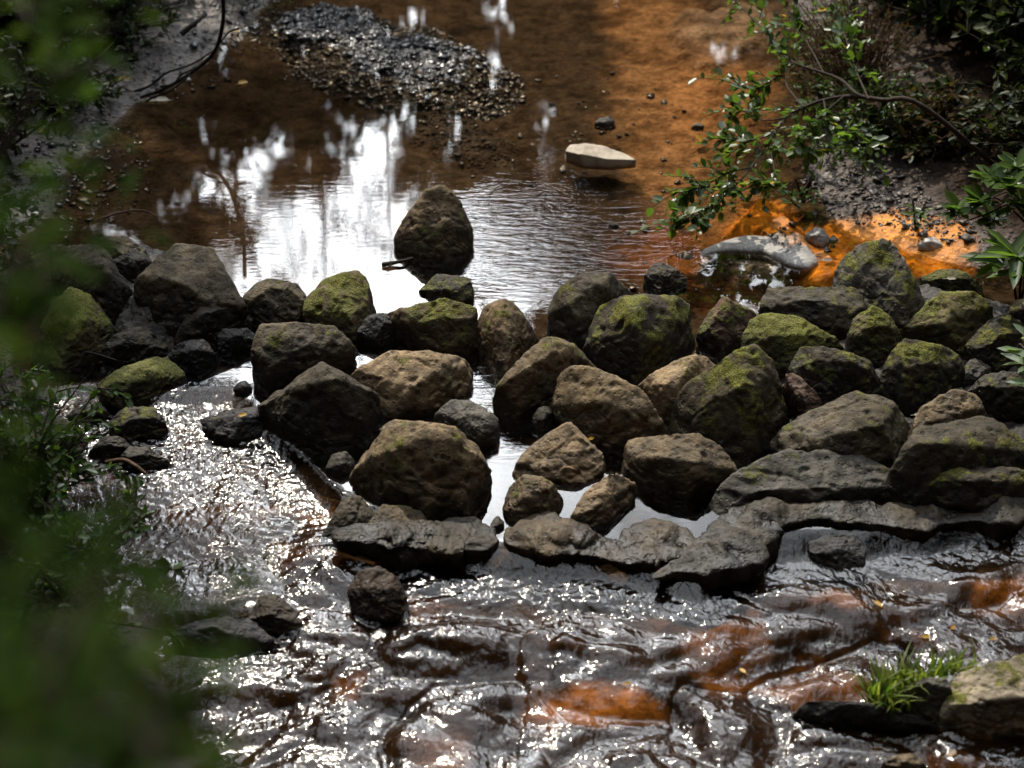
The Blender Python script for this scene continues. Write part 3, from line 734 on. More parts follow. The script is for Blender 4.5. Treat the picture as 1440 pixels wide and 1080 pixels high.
W('shaded mossy rock by the right bank next to the leaning boulder', 'C', [(1074, 435), (1120, 378), (1190, 338), (1255, 345)], [(1085, 445), (1160, 410), (1250, 400)], [(1085, 500), (1170, 520), (1255, 500)], tone='dark', moss=.42)
W('rugged moss spotted boulder below the egg shaped one', 'C', [(786, 530), (830, 458), (880, 428), (960, 428), (1030, 468), (1064, 500)], [(798, 540), (870, 500), (960, 495), (1055, 510)], [(810, 620), (880, 665), (980, 640), (1060, 575)], tone='dark', moss=.5, k=.5)
W('wide dark boulder with faint moss between the yellow-green top and the rugged one', 'C', [(498, 525), (540, 438), (600, 428), (680, 458), (750, 478), (795, 525)], [(508, 532), (590, 490), (690, 500), (785, 532)], [(530, 590), (620, 630), (720, 630), (798, 600)], tone='dark', moss=.38, k=.5)
W('small pinkish-brown wedge stuck between two large boulders of the right hand pile', 'C', [(476, 550), (500, 523), (550, 568), (622, 632)], [(488, 575), (540, 605), (610, 640)], [(495, 660), (560, 690), (622, 660)], tone='pink', moss=.05, k=.8)
W('largest boulder of the right hand pile, its left side mossy and lit', 'C', [(113, 650), (150, 588), (200, 538), (280, 478), (390, 432), (440, 468), (482, 530), (494, 625)], [(122, 650), (230, 610), (340, 580), (430, 555), (488, 605)], [(122, 730), (230, 790), (350, 825), (485, 740)], tone='basalt', moss=.46, k=.7)
W('sunlit tan boulder tucked behind the largest boulder of the right hand pile', 'C', [(-8, 570), (60, 498), (150, 473), (230, 488), (265, 520)], [(5, 590), (80, 575), (150, 570), (245, 545)], [(10, 660), (80, 710), (140, 720), (230, 640)], tone='tan', moss=.35, k=.7)
W('broad flat topped boulder with an overhanging dark front, low in the right hand pile', 'C', [(456, 750), (520, 668), (600, 628), (700, 590), (790, 608), (850, 638), (897, 692)], [(462, 755), (560, 755), (680, 725), (800, 700), (893, 702)], [(470, 790), (580, 830), (700, 850), (840, 825), (896, 740)], tone='basalt', moss=.26, k=.35)
W('flat brown slab slanting down behind the rough dark mass by the right edge', 'C', [(886, 700), (960, 618), (1040, 578), (1110, 598), (1145, 665)], [(896, 705), (1000, 680), (1080, 650), (1138, 668)], [(890, 760), (980, 780), (1060, 750), (1140, 720)], tone='brown', moss=.24, k=.5)
W('pale grey shard leaning on the rugged moss spotted boulder', 'C', [(1042, 550), (1090, 488), (1160, 446), (1194, 470)], [(1058, 555), (1110, 520), (1186, 490)], [(1055, 590), (1130, 585), (1194, 540)], tone='grey', moss=.2)
W('dark rock at the right edge under the silvery leaves', 'C', [(1080, 580), (1130, 538), (1210, 528), (1310, 540)], [(1090, 585), (1170, 570), (1300, 575)], [(1085, 640), (1180, 680), (1310, 670)], tone='dark', moss=.25)
W('rough dark mass of rock at the right edge, the lowest but one of the pile', 'C', [(842, 790), (900, 708), (1000, 698), (1080, 698), (1120, 668), (1190, 688), (1250, 758), (1330, 800)], [(850, 800), (930, 755), (1050, 745), (1180, 745), (1310, 800)], [(845, 950), (920, 975), (1050, 900), (1310, 890)], tone='dark', moss=.28, k=.45)
W('mossy rounded rock at the right edge directly above the wet right hand ledge', 'C', [(896, 925), (940, 858), (1010, 828), (1080, 848), (1140, 868), (1330, 850)], [(908, 925), (1000, 890), (1100, 890), (1310, 890)], [(905, 965), (1000, 1000), (1100, 1010), (1310, 970)], tone='dark', moss=.4, k=.5)
W('low saddle shaped grey rock with a mossy left horn above the right hand ledge', 'C', [(248, 940), (300, 878), (400, 818), (490, 788), (545, 818), (640, 852), (700, 818), (770, 818), (845, 855)], [(258, 950), (400, 925), (600, 915), (835, 910)], [(255, 985), (400, 985), (600, 965), (845, 955)], tone='grey', moss=.22, k=.5)
W('small round stone at the right edge of the pile, above the silvery leaves', 'C', [(1222, 325), (1240, 285), (1290, 280), (1330, 300)], [(1228, 330), (1270, 310), (1325, 320)], [(1230, 360), (1270, 375), (1325, 360)], tone='olive', moss=.4, small=True)
W('dark rounded stone filling the gap right of the tall upright boulder', 'C', [(930, 215), (990, 190), (1070, 190), (1130, 225)], [(940, 225), (1030, 215), (1125, 232)], [(940, 262), (1030, 275), (1125, 265)], tone='olive', moss=.55, k=.3)

# ---- stones in the pool
def S(label, *a, **k): return boulder(label, *a, name=k.pop('name', 'stone'), cat='stone', **k)
boulder('solitary brown pointed boulder standing in the middle of the pool', 'E', [(1116, 670), (1140, 608), (1190, 553), (1245, 531), (1288, 570), (1323, 645)], [(1122, 668), (1190, 640), (1265, 645), (1318, 655)], [(1122, 700), (1190, 722), (1262, 725), (1318, 698)], tone='brown', moss=.28, k=1.0, lean=.45)
S('flat cream coloured slab lying in the shallow brown pool', 'F', [(159, 425), (168, 412), (210, 405), (270, 418), (320, 440), (342, 458)], [(160, 435), (200, 436), (260, 447), (341, 461)], [(161, 455), (200, 465), (270, 470), (340, 464)], mat=M_WHITE, moss=0, k=.05, lean=.1, amp=.3, cuts=2, sink=.02)
S('dark stone with a wet rim in the orange shallows right of the broad black boulder', 'C', [(18, 205), (50, 168), (100, 168), (152, 212)], [(30, 212), (90, 198), (145, 218)], [(28, 238), (70, 250), (148, 238)], tone='dark', moss=.3)
S('pale grey knob of rock on the orange mud beside the silt bank', 'F', [(826, 662), (845, 642), (872, 642), (890, 668)], [(830, 668), (860, 662), (888, 672)], [(835, 680), (865, 692), (888, 686)], mat=M_GREY, moss=0, amp=1.4)
S('cluster-like knobbly dark stone in the shallows behind the cream slab', 'F', [(234, 342), (250, 330), (275, 328), (291, 342)], [(238, 346), (262, 340), (288, 345)], [(237, 351), (262, 354), (290, 350)], tone='dark', moss=0, small=True, amp=1.4)
S('small pale stone under the tips of the overhanging branch', 'F', [(445, 566), (455, 556), (475, 556), (485, 568)], [(447, 569), (465, 564), (483, 570)], [(447, 574), (465, 577), (483, 574)], mat=M_GREY, moss=0, small=True)
S('low brown pebble in the orange shallows left of the branch', 'F', [(505, 355), (515, 346), (532, 347), (540, 355)], [(508, 357), (522, 353), (538, 356)], [(508, 360), (522, 362), (538, 360)], tone='brown', moss=0, small=True)
S('tiny dark stone lying in the rippled water below the cream slab', 'F', [(272, 632), (282, 623), (292, 624), (300, 634)], [(275, 634), (286, 630), (298, 635)], [(275, 639), (286, 641), (298, 638)], tone='dark', moss=0, small=True)
S('small wet stone at the foot of the gravel spit on the right bank', 'F', [(1140, 685), (1160, 668), (1190, 668), (1215, 690)], [(1145, 690), (1175, 680), (1210, 692)], [(1145, 698), (1175, 702), (1212, 699)], mat=M_GREY, moss=0, small=True)

# ---- rock showing through and beside the lower cascade
def K(label, *a, **k): return boulder(label, *a, name='cascade_rock', cat='rock', **k)
K('dome of wet brown rock with a dark hollow in the middle of the cascade', 'L', [(985, 345), (1015, 278), (1060, 270), (1110, 300), (1145, 370)], [(990, 350), (1040, 330), (1100, 345), (1140, 380)], [(995, 390), (1040, 415), (1090, 425), (1142, 400)], tone=(.07, .04, .018), moss=0, wetb=.6, lean=.6)
K('hump of bare brown rock left of centre at the lip of the cascade', 'L', [(695, 425), (735, 368), (785, 348), (825, 395), (850, 445)], [(705, 428), (765, 410), (845, 445)], [(705, 445), (780, 460), (850, 462)], tone=(.07, .05, .026), moss=.1, wetb=.5)
K('low dark wet rock at the upstream end of the left ledge', 'L', [(905, 175), (945, 110), (985, 75), (1035, 85), (1058, 130)], [(915, 175), (985, 130), (1050, 135)], [(915, 190), (980, 180), (1055, 165)], tone='dark', moss=.12, lean=.8, wetb=.12)
K('flat brown rock behind the left ledge, next to the big front boulder', 'L', [(1040, 165), (1080, 105), (1130, 98), (1190, 125), (1215, 165)], [(1045, 168), (1120, 155), (1210, 168)], [(1050, 178), (1120, 184), (1212, 180)], tone='brown', moss=.2, lean=.8)
K('smooth dark grey slab hump below the left edge of the cascade', 'L', [(470, 470), (540, 425), (620, 412), (700, 430), (760, 480)], [(480, 480), (600, 455), (750, 485)], [(490, 510), (600, 520), (750, 505)], tone='wet', moss=.1, wetb=.3, lean=1.0)
K('dark rock with a shadowed face under the grass tuft', 'G', [(700, 640), (780, 580), (880, 545), (1010, 535), (1030, 570)], [(705, 650), (800, 600), (900, 570), (1020, 560)], [(720, 720), (800, 760), (900, 800), (1010, 810)], tone='grey', moss=.18, lean=.2, wetb=.02)
K('pale sunlit rock with clumps of bright moss in the lower right corner', 'G', [(985, 720), (1030, 590), (1110, 480), (1250, 430), (1440, 395), (1560, 395)], [(995, 735), (1060, 670), (1200, 640), (1400, 620), (1550, 620)], [(1000, 850), (1150, 880), (1300, 880), (1560, 870)], tone=(.34, .29, .21), moss=.36, lean=2.2, wetb=.05, amp=.9)
K('dark sill of rock across the lower right of the cascade', 'G', [(130, 690), (220, 668), (430, 668), (600, 690), (760, 740), (960, 790)], [(150, 700), (300, 690), (450, 685), (620, 705), (940, 800)], [(160, 740), (330, 790), (560, 795), (800, 815), (960, 830)], tone='wet', moss=.02, lean=.15, wetb=.03, amp=.7)
K('rounded wet stone at the bottom right corner', 'G', [(650, 1010), (730, 960), (820, 965), (900, 1030)], [(660, 1030), (760, 1000), (890, 1035)], [(660, 1070), (770, 1090), (890, 1075)], tone='brown', moss=.12, wetb=.3)
K('grey submerged looking hump at the head of the right hand run', 'D', [(830, 225), (880, 185), (960, 180), (990, 230), (985, 262)], [(835, 240), (920, 235), (985, 262)], [(840, 255), (920, 275), (985, 275)], tone='wet', moss=0, lean=1.0, wetb=.3)

# ---- long ledges: sinuous lips of dry rock along the weir
def ledge(label, crop, path, rad, tone, moss, seed, up=.16, z0=0., name='rock_ledge', cat='rock ledge', grp='lips of bedrock along the weir', mat=None, crack=.16):
    pp = np.array(path, float) / CROP[crop][2] + np.array(CROP[crop][:2])
    w = np.array([P(a, b, z0 + .02) for a, b in pp])
    n, k = 220, 56
    c = bez(w, n); rr = np.interp(np.linspace(0, 1, n), np.linspace(0, 1, len(rad)), rad)
    rr = rr * (1 + .45 * perlin(c * 4.3 + seed))
    endt = np.linspace(0, 1, n); cap = np.clip(np.minimum(endt, 1 - endt) * 14, 0, 1); rr = rr * np.sqrt(1 - (1 - cap) ** 2 + 1e-4)
    t = np.gradient(c, axis=0); t[:, 2] = 0; t /= np.linalg.norm(t, axis=1)[:, None]
    sd = np.stack([-t[:, 1], t[:, 0], 0 * t[:, 0]], -1)
    th = np.arange(k) / k * 2 * math.pi
    cs, sn = np.cos(th), np.sin(th)
    cs = np.sign(cs) * np.abs(cs) ** .8; sn = np.sign(sn) * np.abs(sn) ** .8
    v = c[:, None] + rr[:, None, None] * (sd[:, None] * cs[None, :, None] + np.array([0, 0, 1.])[None, None] * (sn * np.where(sn > 0, up, 1.1))[None, :, None])
    nrm = (v - c[:, None]); nrm /= np.linalg.norm(nrm, axis=2)[..., None] + 1e-9
    o = np.random.default_rng(seed).uniform(-40, 40, 3)
    q = v + o
    d = fbm(q * 3.2, 3) * .060 + fbm(q * 9, 4) * .030 + fbm(q * 35, 2) * .006 - ss(.3, .7, perlin(q * 15)) * .012 - np.clip(.07 - np.abs(perlin(q * 2.6 + 3)), 0, 1) * crack
    v = v + nrm * (d * (1. if crack else .2) * np.clip(rr / .10, 0, 1)[:, None])[..., None]
    i = np.arange(n - 1)[:, None] * k; j = np.arange(k)[None]
    f = np.stack([i + j, i + (j + 1) % k, i + k + (j + 1) % k, i + k + j], -1).reshape(-1, 4)
    # wind outward
    V = v.reshape(-1, 3); q = q.reshape(-1, 3)
    fn = np.cross(V[f[:, 1]] - V[f[:, 0]], V[f[:, 3]] - V[f[:, 0]]); out = V[f[:, 0]] - np.repeat(c, k, 0)[f[:, 0]]
    if (fn * out).sum() < 0: f = f[:, ::-1]
    base = c.mean(0); base[2] = z0
    hgt = V[:, 2] - z0
    tn = np.array(TONE[tone])[None] * (.55 + .25 * fbm(q * 3, 3))[:, None]
    at = dict(tone=np.clip(tn, .01, 1), moss=np.clip(moss + .3 * fbm(q * 4, 3) * (moss > 0), 0, 1), wet=.3 + .7 * ss(.085, .0, hgt + .07 * fbm(q * 5, 3)))
    o_ = link(name, new_mesh(name, V - base, [f], mat or M_ROCK, at), loc=base)
    return tag(o_, label, cat, grp)
ledge('short grey bedrock lip left of centre, below the big front boulder', 'L', [(930, 182), (1000, 180), (1080, 188), (1180, 195), (1270, 190), (1330, 192), (1375, 225)], [.04, .07, .09, .10, .11, .10, .05], 'basalt', .05, 3)
ledge('sunlit tan bedrock lip in the middle holding back the still white water', 'D', [(-20, 205), (50, 185), (140, 190), (220, 205), (300, 225), (390, 205), (460, 215), (530, 238)], [.05, .10, .12, .12, .10, .13, .11, .05], 'brown', .05, 4)
ledge('long winding grey bedrock lip on the right under the right hand pile', 'D', [(395, 305), (470, 268), (550, 250), (615, 215), (650, 160), (710, 125), (800, 118), (870, 112), (950, 118), (1060, 135), (1200, 130), (1330, 110), (1480, 95)], [.03, .08, .10, .12, .13, .12, .09, .07, .07, .08, .08, .09, .10], 'basalt', .12, 6)

ledge('curved ridge of pale gravelly silt standing out of the water by the orange mud', 'F', [(533, 716), (560, 704), (620, 692), (700, 690), (770, 706), (812, 735), (835, 755)], [.02, .045, .06, .08, .10, .09, .05], 'grey', 0, 9, up=.34, z0=-.02, crack=0, name='silt_ridge', cat='silt bank', grp=None, mat=M_SILT)
# ================================================================== GRAVEL (uncountable)
_bm = bmesh.new(); bmesh.ops.create_icosphere(_bm, subdivisions=2, radius=1)
_bm.verts.ensure_lookup_table()
PEB_V = np.array([v.co[:] for v in _bm.verts]); PEB_F = np.array([[v.index for v in f.verts] for f in _bm.faces]); _bm.free()
def pebbles(name, label, uv, sizes, mat, seed, sink=.25):
    r = np.random.default_rng(seed)
    w = P(uv[:, 0], uv[:, 1], 0.)
    z = ground_zs(w[:, 0], w[:, 1])
    n = len(uv)
    sc = sizes[:, None] * np.stack([r.uniform(.7, 1.5, n), r.uniform(.7, 1.3, n), r.uniform(.25, .65, n)], -1)
    a = r.uniform(0, 6.28, n)
    v = PEB_V[None] * (1 + .3 * r.normal(size=(n, len(PEB_V), 1)).clip(-1.2, 1.2)) * sc[:, None]
    tl = r.normal(size=(n, 2)) * .25
    v[..., 2] += v[..., 0] * tl[:, :1] + v[..., 1] * tl[:, 1:]
    x = v[..., 0] * np.cos(a)[:, None] - v[..., 1] * np.sin(a)[:, None]
    y = v[..., 0] * np.sin(a)[:, None] + v[..., 1] * np.cos(a)[:, None]
    v = np.stack([x + w[:, :1], y + w[:, 1:2], v[..., 2] + (z + sc[:, 2] * (1 - 2 * sink))[:, None]], -1).reshape(-1, 3)
    f = (PEB_F[None] + (np.arange(n) * len(PEB_V))[:, None, None]).reshape(-1, 3)
    o = link(name, new_mesh(name, v, [f], mat, smooth=False))
    return tag(o, label, 'gravel', kind='stuff')
def ell_pts(n, cx, cy, rx, ry, ang, r, pw=.5):
    a = r.uniform(0, 6.283, n); q = r.uniform(0, 1, n) ** pw
    p, s = q * np.cos(a) * rx, q * np.sin(a) * ry
    an = math.radians(ang)
    return np.stack([cx + p * math.cos(an) - s * math.sin(an), cy + p * math.sin(an) + s * math.cos(an)], -1)
_r = np.random.default_rng(5)
uv = np.concatenate([ell_pts(5200, 560, 78, 180, 62, 12, _r), ell_pts(800, 440, 30, 120, 36, 0, _r), ell_pts(60, 630, 160, 115, 36, 25, _r, .8)])
pebbles('gravel', 'dark wet gravel heaped on the bar at the top of the pool', uv, np.exp(_r.normal(-4.9, .55, len(uv))).clip(.003, .032), M_GRAVEL, 1, .3)
uv = np.concatenate([ell_pts(90, 800, 170, 200, 110, 0, _r, .8), ell_pts(50, 960, 330, 130, 60, 0, _r, .7), ell_pts(60, 1110, 340, 70, 24, 0, _r)])
pebbles('bed_pebbles', 'scattered small pebbles on the shallow bed of the pool', uv, np.exp(_r.normal(-4.6, .45, len(uv))).clip(.004, .025), M_GRAVEL, 2, .1)
uv = np.concatenate([ell_pts(500, 1215, 285, 95, 38, 20, _r, .6), ell_pts(260, 1330, 330, 80, 24, 12, _r, .6)])
pebbles('bank_grit', 'clods and grit on the wet mud of the right bank', uv, np.exp(_r.normal(-5.0, .5, len(uv))).clip(.003, .025), mat_stone('mud_clod', (.06, .05, .042), (.15, .125, .108), .45, 30), 3, .1)
uv = np.concatenate([ell_pts(420, 110, 250, 110, 70, -30, _r, .7), ell_pts(120, 260, 90, 90, 40, -20, _r)])
pebbles('shore_grit', 'dark grit along the muddy left shore', uv, np.exp(_r.normal(-4.6, .5, len(uv))).clip(.004, .03), M_GRAVEL, 4, .1)
uv = np.concatenate([ell_pts(700, 800, 715 - 330, 36, 16, 0, _r), ell_pts(300, 1085, 352, 52, 22, 20, _r)])
uv = np.concatenate([ell_pts(380, 1095, 352, 45, 20, 18, _r, .7)])

# ================================================================== PLANTS
def gz(x, y): return ground_z(x, y)
def fan_bush(name, label, cat, base, h, rad, nst, nleaf, lsize, mats, seed, group=None, lean=(0, 0), bark=None, flat=1., low=.15, asp=.5, thick=.012):
    r = np.random.default_rng(seed)
    bx, by = base[:2]; bz = base[2] if len(base) > 2 else gz(bx, by) - .03
    root = empty(name, (bx, by, bz)); tag(root, label, cat, group)
    o = np.array([bx, by, bz])
    g = Geo(); tips = []; lc = []; ld = []
    for i in range(nst):
        a = r.uniform(0, 6.283); q = math.sqrt(r.uniform(.03, 1))
        e = r.uniform(low, 1) ** .8
        tip = np.array([math.cos(a) * q * rad + lean[0] * e, math.sin(a) * q * rad + lean[1] * e, h * e * (1 - .35 * q * q)])
        mid = tip * np.array([.38, .38, .62]) + r.normal(size=3) * .05 * h
        pa = bez([np.array([r.normal() * .03, r.normal() * .03, 0]), mid, tip + r.normal(size=3) * .02], 12)
        g.tube(o + pa, np.linspace(thick, .002, 12), 5)
        m = max(2, nleaf // nst)
        for s in range(3):      # side twigs
            k = r.integers(4, 11); d = rand_dirs(1, r)[0] * np.array([1, 1, .6]) * .22 * h
            tw = bez([pa[k], pa[k] + d * .55 + [0, 0, .02], pa[k] + d], 7)
            g.tube(o + tw, np.linspace(thick * .35, .0015, 7), 4)
            for t in r.uniform(.15, 1, max(1, m // 4)):
                j = min(int(t * 6), 5); lc.append(tw[j] + (tw[j + 1] - tw[j]) * (t * 6 - j)); ld.append(d / np.linalg.norm(d) + rand_dirs(1, r)[0] * .9)
        for t in r.uniform(.35, 1, max(1, m // 4)):
            j = min(int(t * 11), 10); lc.append(pa[j]); ld.append((pa[j + 1] - pa[j]) / (np.linalg.norm(pa[j + 1] - pa[j]) + 1e-6) + rand_dirs(1, r)[0] * .9)
    lc = np.array(lc); ld = np.array(ld)
    link('stem', g.mesh('stem', bark or M_BARK, o), root)
    nm = np.array([0, 0, 1.]) + rand_dirs(len(lc), r) * .65
    sz = lsize * r.uniform(.6, 1.25, len(lc))
    mats = mats if isinstance(mats, list) else [mats]
    pick = r.integers(0, len(mats), len(lc)) if len(mats) > 1 else np.zeros(len(lc), int)
    for i, mt in enumerate(mats):
        s = pick == i; lg = Geo(); lg.leaves(lc[s], ld[s], nm[s], sz[s], sz[s] * asp)
        nm_ = 'foliage'
        link(nm_, lg.mesh(nm_, mt), root)
    return root

LB_G = 'shrubs along the left bank'
fan_bush('leafy_shrub', 'small leaved green shrub at the left edge beside the sparkling cascade', 'shrub', (-2.1, 6.75), .75, .5, 50, 2200, .05, M_LEAF, 21, LB_G, low=.1)
fan_bush('leafy_shrub', 'sparse shrub with lit leaf sprays hanging over the head of the left run', 'shrub', (-2.6, 7.2), .55, .36, 22, 420, .052, M_LEAF, 22, LB_G, lean=(.1, -.05))
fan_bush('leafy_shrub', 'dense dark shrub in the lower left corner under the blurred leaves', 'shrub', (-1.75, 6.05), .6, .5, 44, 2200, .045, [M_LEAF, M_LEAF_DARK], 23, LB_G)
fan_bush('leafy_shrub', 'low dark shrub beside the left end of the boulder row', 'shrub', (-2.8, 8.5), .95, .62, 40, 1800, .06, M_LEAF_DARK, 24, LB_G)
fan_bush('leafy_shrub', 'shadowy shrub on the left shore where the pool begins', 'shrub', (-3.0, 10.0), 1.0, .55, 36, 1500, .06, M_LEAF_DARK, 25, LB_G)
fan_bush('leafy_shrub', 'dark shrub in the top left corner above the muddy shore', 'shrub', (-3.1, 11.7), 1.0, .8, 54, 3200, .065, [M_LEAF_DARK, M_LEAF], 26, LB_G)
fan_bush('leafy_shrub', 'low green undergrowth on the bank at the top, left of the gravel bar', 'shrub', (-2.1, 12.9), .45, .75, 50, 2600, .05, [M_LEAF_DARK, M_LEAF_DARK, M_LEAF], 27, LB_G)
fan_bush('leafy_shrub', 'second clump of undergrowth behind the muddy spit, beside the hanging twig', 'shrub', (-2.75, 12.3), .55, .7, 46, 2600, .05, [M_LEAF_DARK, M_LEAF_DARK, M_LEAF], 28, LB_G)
fan_bush('leafy_shrub', 'small grassy clump at the water edge under the left end boulders', 'shrub', (-2.68, 7.95), .3, .28, 30, 520, .06, [M_LEAF_DARK, M_LEAF], 29, LB_G, asp=.16, low=.2)

fan_bush('leafy_shrub', 'dark shrub on the left bank between the grit and the muddy spit', 'shrub', (-2.75, 10.75), .6, .45, 36, 1700, .05, M_LEAF_DARK, 39, LB_G)
fan_bush('leafy_shrub', 'low dark creeper covering the upper left bank beside the top corner shrub', 'shrub', (-2.65, 11.75), .45, .6, 44, 2000, .05, M_LEAF_DARK, 40, LB_G)
RB_G = 'bushes on the right bank'
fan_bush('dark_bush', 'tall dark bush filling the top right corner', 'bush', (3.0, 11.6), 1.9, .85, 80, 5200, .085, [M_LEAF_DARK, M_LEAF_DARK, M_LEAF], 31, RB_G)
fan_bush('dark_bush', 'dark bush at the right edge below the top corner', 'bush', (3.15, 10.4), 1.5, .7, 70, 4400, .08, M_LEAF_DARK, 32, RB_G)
fan_bush('dark_bush', 'brown tangle of dead twigs and fern in front of the tall dark bush', 'bush', (2.12, 10.9), .95, .40, 90, 2400, .035, M_LEAF_DRY, 33, RB_G, asp=.2, bark=M_BARK_RED, thick=.006)
fan_bush('dark_bush', 'small leaved low bush at the top edge of the wet mud on the right', 'bush', (2.1, 10.25), .5, .45, 60, 2400, .04, [M_LEAF, M_LEAF_DARK], 34, RB_G, bark=M_BARK_RED, thick=.006)
fan_bush('dark_bush', 'bush with twiggy shoots behind the long overhanging branch', 'bush', (2.6, 12.4), 1.1, .7, 60, 2600, .06, [M_LEAF, M_LEAF_DARK], 35, RB_G, thick=.008)
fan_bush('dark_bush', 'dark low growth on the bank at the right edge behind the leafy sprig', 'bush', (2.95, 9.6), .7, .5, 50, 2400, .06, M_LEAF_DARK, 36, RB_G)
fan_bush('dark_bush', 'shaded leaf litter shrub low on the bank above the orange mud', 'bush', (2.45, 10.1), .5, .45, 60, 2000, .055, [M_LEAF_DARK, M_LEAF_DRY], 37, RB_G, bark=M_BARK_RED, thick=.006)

fan_bush('dark_bush', 'dry twiggy scrub along the water edge at the top right behind the branch', 'bush', (2.0, 11.5), .55, .40, 80, 1900, .036, [M_LEAF_DRY, M_LEAF_DRY, M_LEAF], 55, RB_G, asp=.3, bark=M_BARK_RED, thick=.005)
fan_bush('dark_bush', 'low twiggy scrub on the wet mud directly under the overhanging branch', 'bush', (1.95, 10.75), .4, .34, 60, 1300, .036, [M_LEAF, M_LEAF_DRY], 56, RB_G, asp=.4, bark=M_BARK_RED, thick=.005)
def px_path(crop, pts, z0, z1):
    p = np.array(pts, float) / crop[2] + np.array(crop[:2])
    return np.array([P(a, b, z) for (a, b), z in zip(p, .62 * np.linspace(z0, z1, len(p)))])
BR = (940, 0, 2.842)
def overhanging_branch():
    r = np.random.default_rng(77)
    root3 = np.array([2.75, 9.6, gz(2.75, 9.6) - .05])
    ro = empty('overhanging_bush', tuple(root3))
    tag(ro, 'sunlit bush with long leafy branches reaching out over the orange shallows', 'bush')
    lc, ld = [], []
    def limb(pts, y0, y1, r0, r1, leafy, first=None, twigs=9, tw=.17):
        p = px_path(BR, pts, y0, y1)
        if first is not None: p = np.concatenate([[first], p])
        c = bez(p, 36); g = Geo(); g.tube(c, np.linspace(r0, r1, 36), 7)
        s0 = int(36 * (1 - leafy))
        for i in range(twigs):
            k = r.integers(max(2, s0), 35); d = rand_dirs(1, r)[0] * np.array([1, .7, .8]) + (c[k] - c[k - 1]) / np.linalg.norm(c[k] - c[k - 1]) * .8
            d *= tw * r.uniform(.6, 1.5)
            t = bez([c[k], c[k] + d * .5 + [0, 0, .012], c[k] + d - [0, 0, .02]], 7); g.tube(t, np.linspace(.003, .0014, 7), 4)
            for q in np.linspace(.3, 1, 6):
                j = min(int(q * 6), 5); lc.append(t[j] + (t[j + 1] - t[j]) * (q * 6 - j)); ld.append(d / np.linalg.norm(d) + rand_dirs(1, r)[0] * .8)
        for k in range(max(2, s0), 36):
            lc.append(c[k]); ld.append((c[k] - c[k - 1]) / np.linalg.norm(c[k] - c[k - 1]) + rand_dirs(1, r)[0] * .9)
        return link('branch', g.mesh('branch', M_BARK, root3), ro)
    a = (900, 405); up = root3 + np.array([-.1, -.1, .55])
    limb([(1010, 420), (860, 400), (730, 385), (620, 400), (540, 430), (470, 470), (400, 570), (330, 670)], .95, .55, .016, .004, .45, root3, 12)
    limb([(860, 402), (760, 380), (690, 320), (600, 285), (500, 250), (420, 180), (370, 110), (290, 30), (225, -30)], .9, .9, .012, .003, .55, None, 24, .15)
    limb([(540, 430), (480, 355), (450, 300), (360, 350), (260, 350)], .8, .7, .006, .002, .6, None, 16, .12)
    limb([(470, 470), (380, 480), (290, 440), (250, 440)], .7, .6, .005, .002, .6, None, 10, .12)
    limb([(430, 530), (340, 560), (270, 560), (210, 560)], .65, .5, .005, .002, .7, None, 16, .12)
    limb([(330, 670), (240, 690), (150, 740), (70, 765)], .55, .42, .005, .002, .8, None, 16, .11)
    limb([(330, 670), (280, 730), (200, 800), (110, 860), (45, 880)], .55, .32, .005, .002, .8, None, 24, .11)
    limb([(400, 570), (420, 660), (420, 720), (390, 750)], .62, .5, .004, .002, .6, None, 9, .10)
    limb([(620, 400), (640, 480), (700, 540), (770, 600)], .85, .7, .006, .002, .8, None, 20, .14)
    limb([(620, 290), (560, 180), (500, 100), (520, 60)], .9, .95, .005, .002, .6, None, 12, .13)
    limb([(700, 385), (600, 470), (520, 540), (560, 600), (640, 590)], .85, .6, .005, .002, .7, None, 20, .14)
    limb([(800, 395), (740, 260), (700, 130), (640, 20)], .92, 1., .006, .002, .8, None, 20, .15)
    C = np.array(lc); D = np.array(ld)
    nm = np.array([0, .15, 1.]) + rand_dirs(len(C), r) * .6
    sz = .054 * r.uniform(.6, 1.3, len(C))
    pick = r.uniform(size=len(C))
    for lo, hi, mt in ((0, .985, M_LEAF), (.985, 1, M_YELLOW)):
        s = (pick >= lo) & (pick < hi); g = Geo(); g.leaves(C[s], D[s], nm[s], sz[s], sz[s] * .66, fold=.22)
        link('foliage', g.mesh('foliage', mt, root3), ro)
overhanging_branch()

def sprig(name, label, cat, base, tips, leafn, lsize, mat, asp, seed, bark=None, droop=.1):
    """plant with rosettes of long leaves at the ends of a few stems"""
    r = np.random.default_rng(seed); o = np.array(base, float)
    ro = empty(name, tuple(o)); tag(ro, label, cat)
    lg = Geo(); g = Geo()
    for t in tips:
        t = np.array(t); mid = (o + t) / 2 + np.array([r.normal() * .04, .05, .12])
        c = bez([o, mid, t], 14); g.tube(c, np.linspace(.008, .003, 14), 5)
        ax = c[-1] - c[-2]; ax /= np.linalg.norm(ax)
        n = leafn; a = np.arange(n) * 2.4 + r.uniform(0, 6)
        e = r.uniform(-.1, .7, n)
        d = np.stack([np.cos(a) * np.cos(e), np.sin(a) * np.cos(e), np.sin(e)], -1) + ax * .35
        cc = t + ax * np.linspace(-.06, .01, n)[:, None]
        nm = np.array([0, 0, 1.]) + r.normal(size=(n, 3)) * .25
        s = lsize * r.uniform(.7, 1.15, n)
        lg.leaves(cc, d, nm, s, s * asp, .2, droop)
    link('stem', g.mesh('stem', bark or M_BARK, o), ro)
    link('foliage', lg.mesh('foliage', mat, o), ro)
    return ro
b0 = (2.78, 9.05, gz(2.78, 9.05) - .02)
